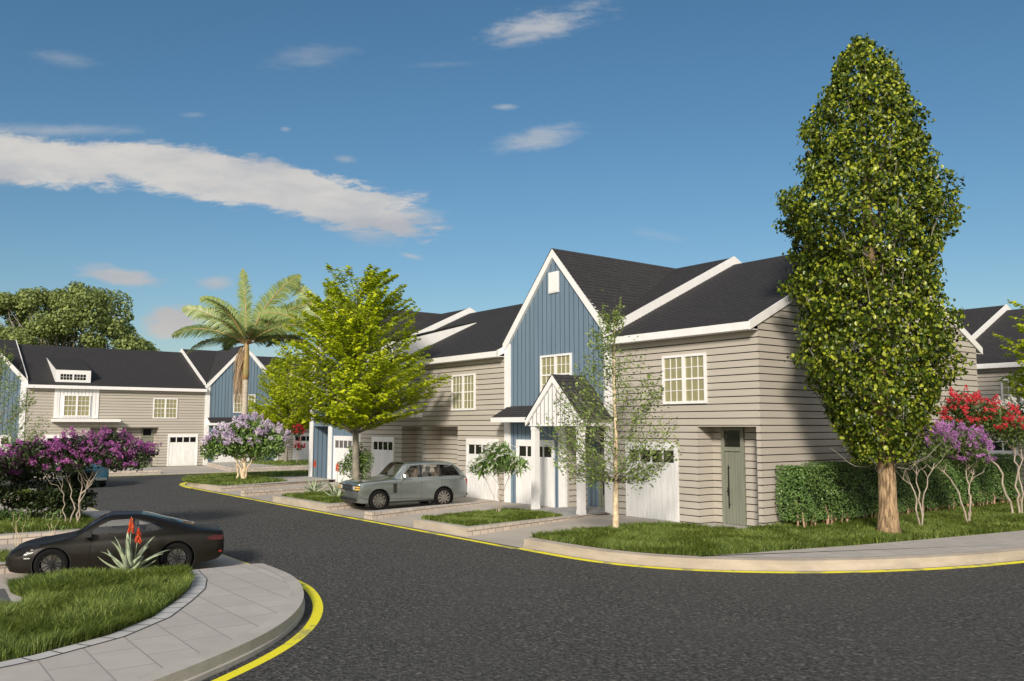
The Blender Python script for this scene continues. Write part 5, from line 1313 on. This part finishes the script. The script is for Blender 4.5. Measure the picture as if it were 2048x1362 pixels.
def coupe(root, paint):
    L = 4.38; xs = [0, .12, .45, .9, 1.27, 1.58, 2.02, 2.45, 3.2, 3.85, 4.2, 4.36, 4.38]
    zb = [.34, .21, .17, .16, .16, .16, .16, .16, .17, .2, .26, .36, .42]
    rows = [([0.]*13, zb), ([.42, .70, .82, .86, .85, .85, .85, .86, .87, .85, .78, .66, .58], zb),
        ([.48, .76, .87, .905, .875, .87, .875, .89, .915, .895, .84, .74, .68], [.38, .34, .34, .36, .34, .34, .34, .35, .37, .38, .42, .44, .48]),
        ([.49, .755, .87, .905, .88, .875, .885, .905, .925, .905, .86, .78, .72], [.43, .46, .50, .52, .50, .50, .52, .54, .57, .57, .57, .58, .58]),
        ([.48, .72, .83, .87, .855, .85, .86, .88, .91, .89, .84, .77, .72], [.47, .555, .64, .70, .70, .71, .74, .77, .79, .79, .78, .73, .68]),
        ([.45, .64, .73, .775, .78, .775, .78, .79, .81, .79, .75, .71, .68], [.495, .61, .715, .785, .82, .85, .875, .89, .905, .89, .865, .81, .73]),
        ([.36, .52, .60, .64, .72, .67, .61, .60, .63, .62, .62, .62, .60], [.50, .635, .735, .80, .87, 1.04, 1.225, 1.225, 1.05, .94, .895, .85, .745]),
        ([.22, .32, .36, .40, .50, .48, .44, .43, .45, .42, .42, .42, .42], [.505, .635, .725, .785, .885, 1.10, 1.295, 1.295, 1.125, .965, .905, .855, .75]),
        ([0.]*13, [.51, .635, .715, .775, .89, 1.13, 1.33, 1.325, 1.155, .98, .91, .86, .755])]
    wins = [[(1.56, .915), (2.44, .93), (2.44, 1.205), (2.02, 1.195), (1.80, 1.10)], [(2.49, .93), (2.90, .945), (3.12, .985), (2.92, 1.10), (2.49, 1.20)]]
    tops = [[(1.33, -.62), (1.94, -.47), (1.94, .47), (1.33, .62)], [(2.62, -.38), (3.74, -.32), (3.74, .32), (2.62, .38)]]
    ar = [(.90, .335, .375), (3.38, .335, .385)]
    car_shell(root, xs, rows, L, wins, tops, ar, paint)
    for s_ in (-1, 1):
        for (ax, az, r_) in ar: wheel(root, ax, s_*.785, .335, .24, 5, M['black'], True, s_); arch_liner(root, ax, s_*.52, s_*.885, r_, az, s_)
        bx(root, 'side_intake', M['black'], (2.86, 3.0, s_*.895-.012, s_*.895+.014, .36, .66))
        bx(root, 'door_mirror', M['plastic'], (1.50, 1.66, min(s_*.84, s_*1.0), max(s_*.84, s_*1.0), .88, .99))
        bx(root, 'side_seam', M['black'], (1.62, 1.626, s_*.876-.008, s_*.876+.006, .32, .72), (2.74, 2.746, s_*.892-.008, s_*.892+.006, .34, .74))
        hd = MB(); hd.prism([(.20, .56), (.34, .52), (.56, .60), (.70, .735), (.58, .745), (.36, .68)], lambda a, b, d: (a, d, b), min(s_*.60, s_*.845), max(s_*.60, s_*.845)); o = hd.build('headlight', M['smoked'], root)
        bx(root, 'lens', M['lampwhite'], *[(q, q+.05, min(s_*.79, s_*.849), max(s_*.79, s_*.849), zq, zq+.016) for q, zq in ((.42, .602), (.50, .648))], par=o)
        bx(root, 'side_marker', M['lampwhite'], (.38, .50, s_*.868-.012, s_*.868+.012, .475, .495))
        td = MB(); td.prism([(3.98, .74), (4.14, .69), (4.33, .70), (4.35, .80), (4.12, .80)], lambda a, b, d: (a, d, b), min(s_*.62, s_*.885), max(s_*.62, s_*.885)); td.build('tail_lamp', M['lampreddark'], root)
        bx(root, 'reflector', M['lampred'], (4.14, 4.33, s_*.80-.02, s_*.80+.075, .42, .455))
    bx(root, 'rear_spoiler', M['black'], (4.06, 4.33, -.60, .60, .868, .886))
    bx(root, 'front_intake', M['black'], (-.01, .08, -.42, .42, .28, .40)); bx(root, 'dashboard', M['seatdark'], (1.30, 1.80, -.66, .66, .6, .86)); bx(root, 'cabin_floor', M['seatdark'], (.6, 4.1, -.48, .48, .19, .24))
    seats(root, [(2.30, -.36, .36, .78), (2.30, .36, .36, .78)], M['chrome'] if False else M['seatdark'])
    sw = MB(); sw.tube([(1.86, .36+.17*math.cos(t_), .80+.17*math.sin(t_)) for t_ in np.linspace(0, 2*math.pi, 17)], .013, 6); sw.build('steering_wheel', M['plastic'], root)
c1 = empty('parked_car', (-5.18, -17.5, .012), R(90)-.27, label='dark bronze low sports coupe parked on the foreground driveway', cat='car', group='cars')
coupe(c1, M['cardark']); shift(c1, -4.38/2); c1.scale = (1.04,)*3
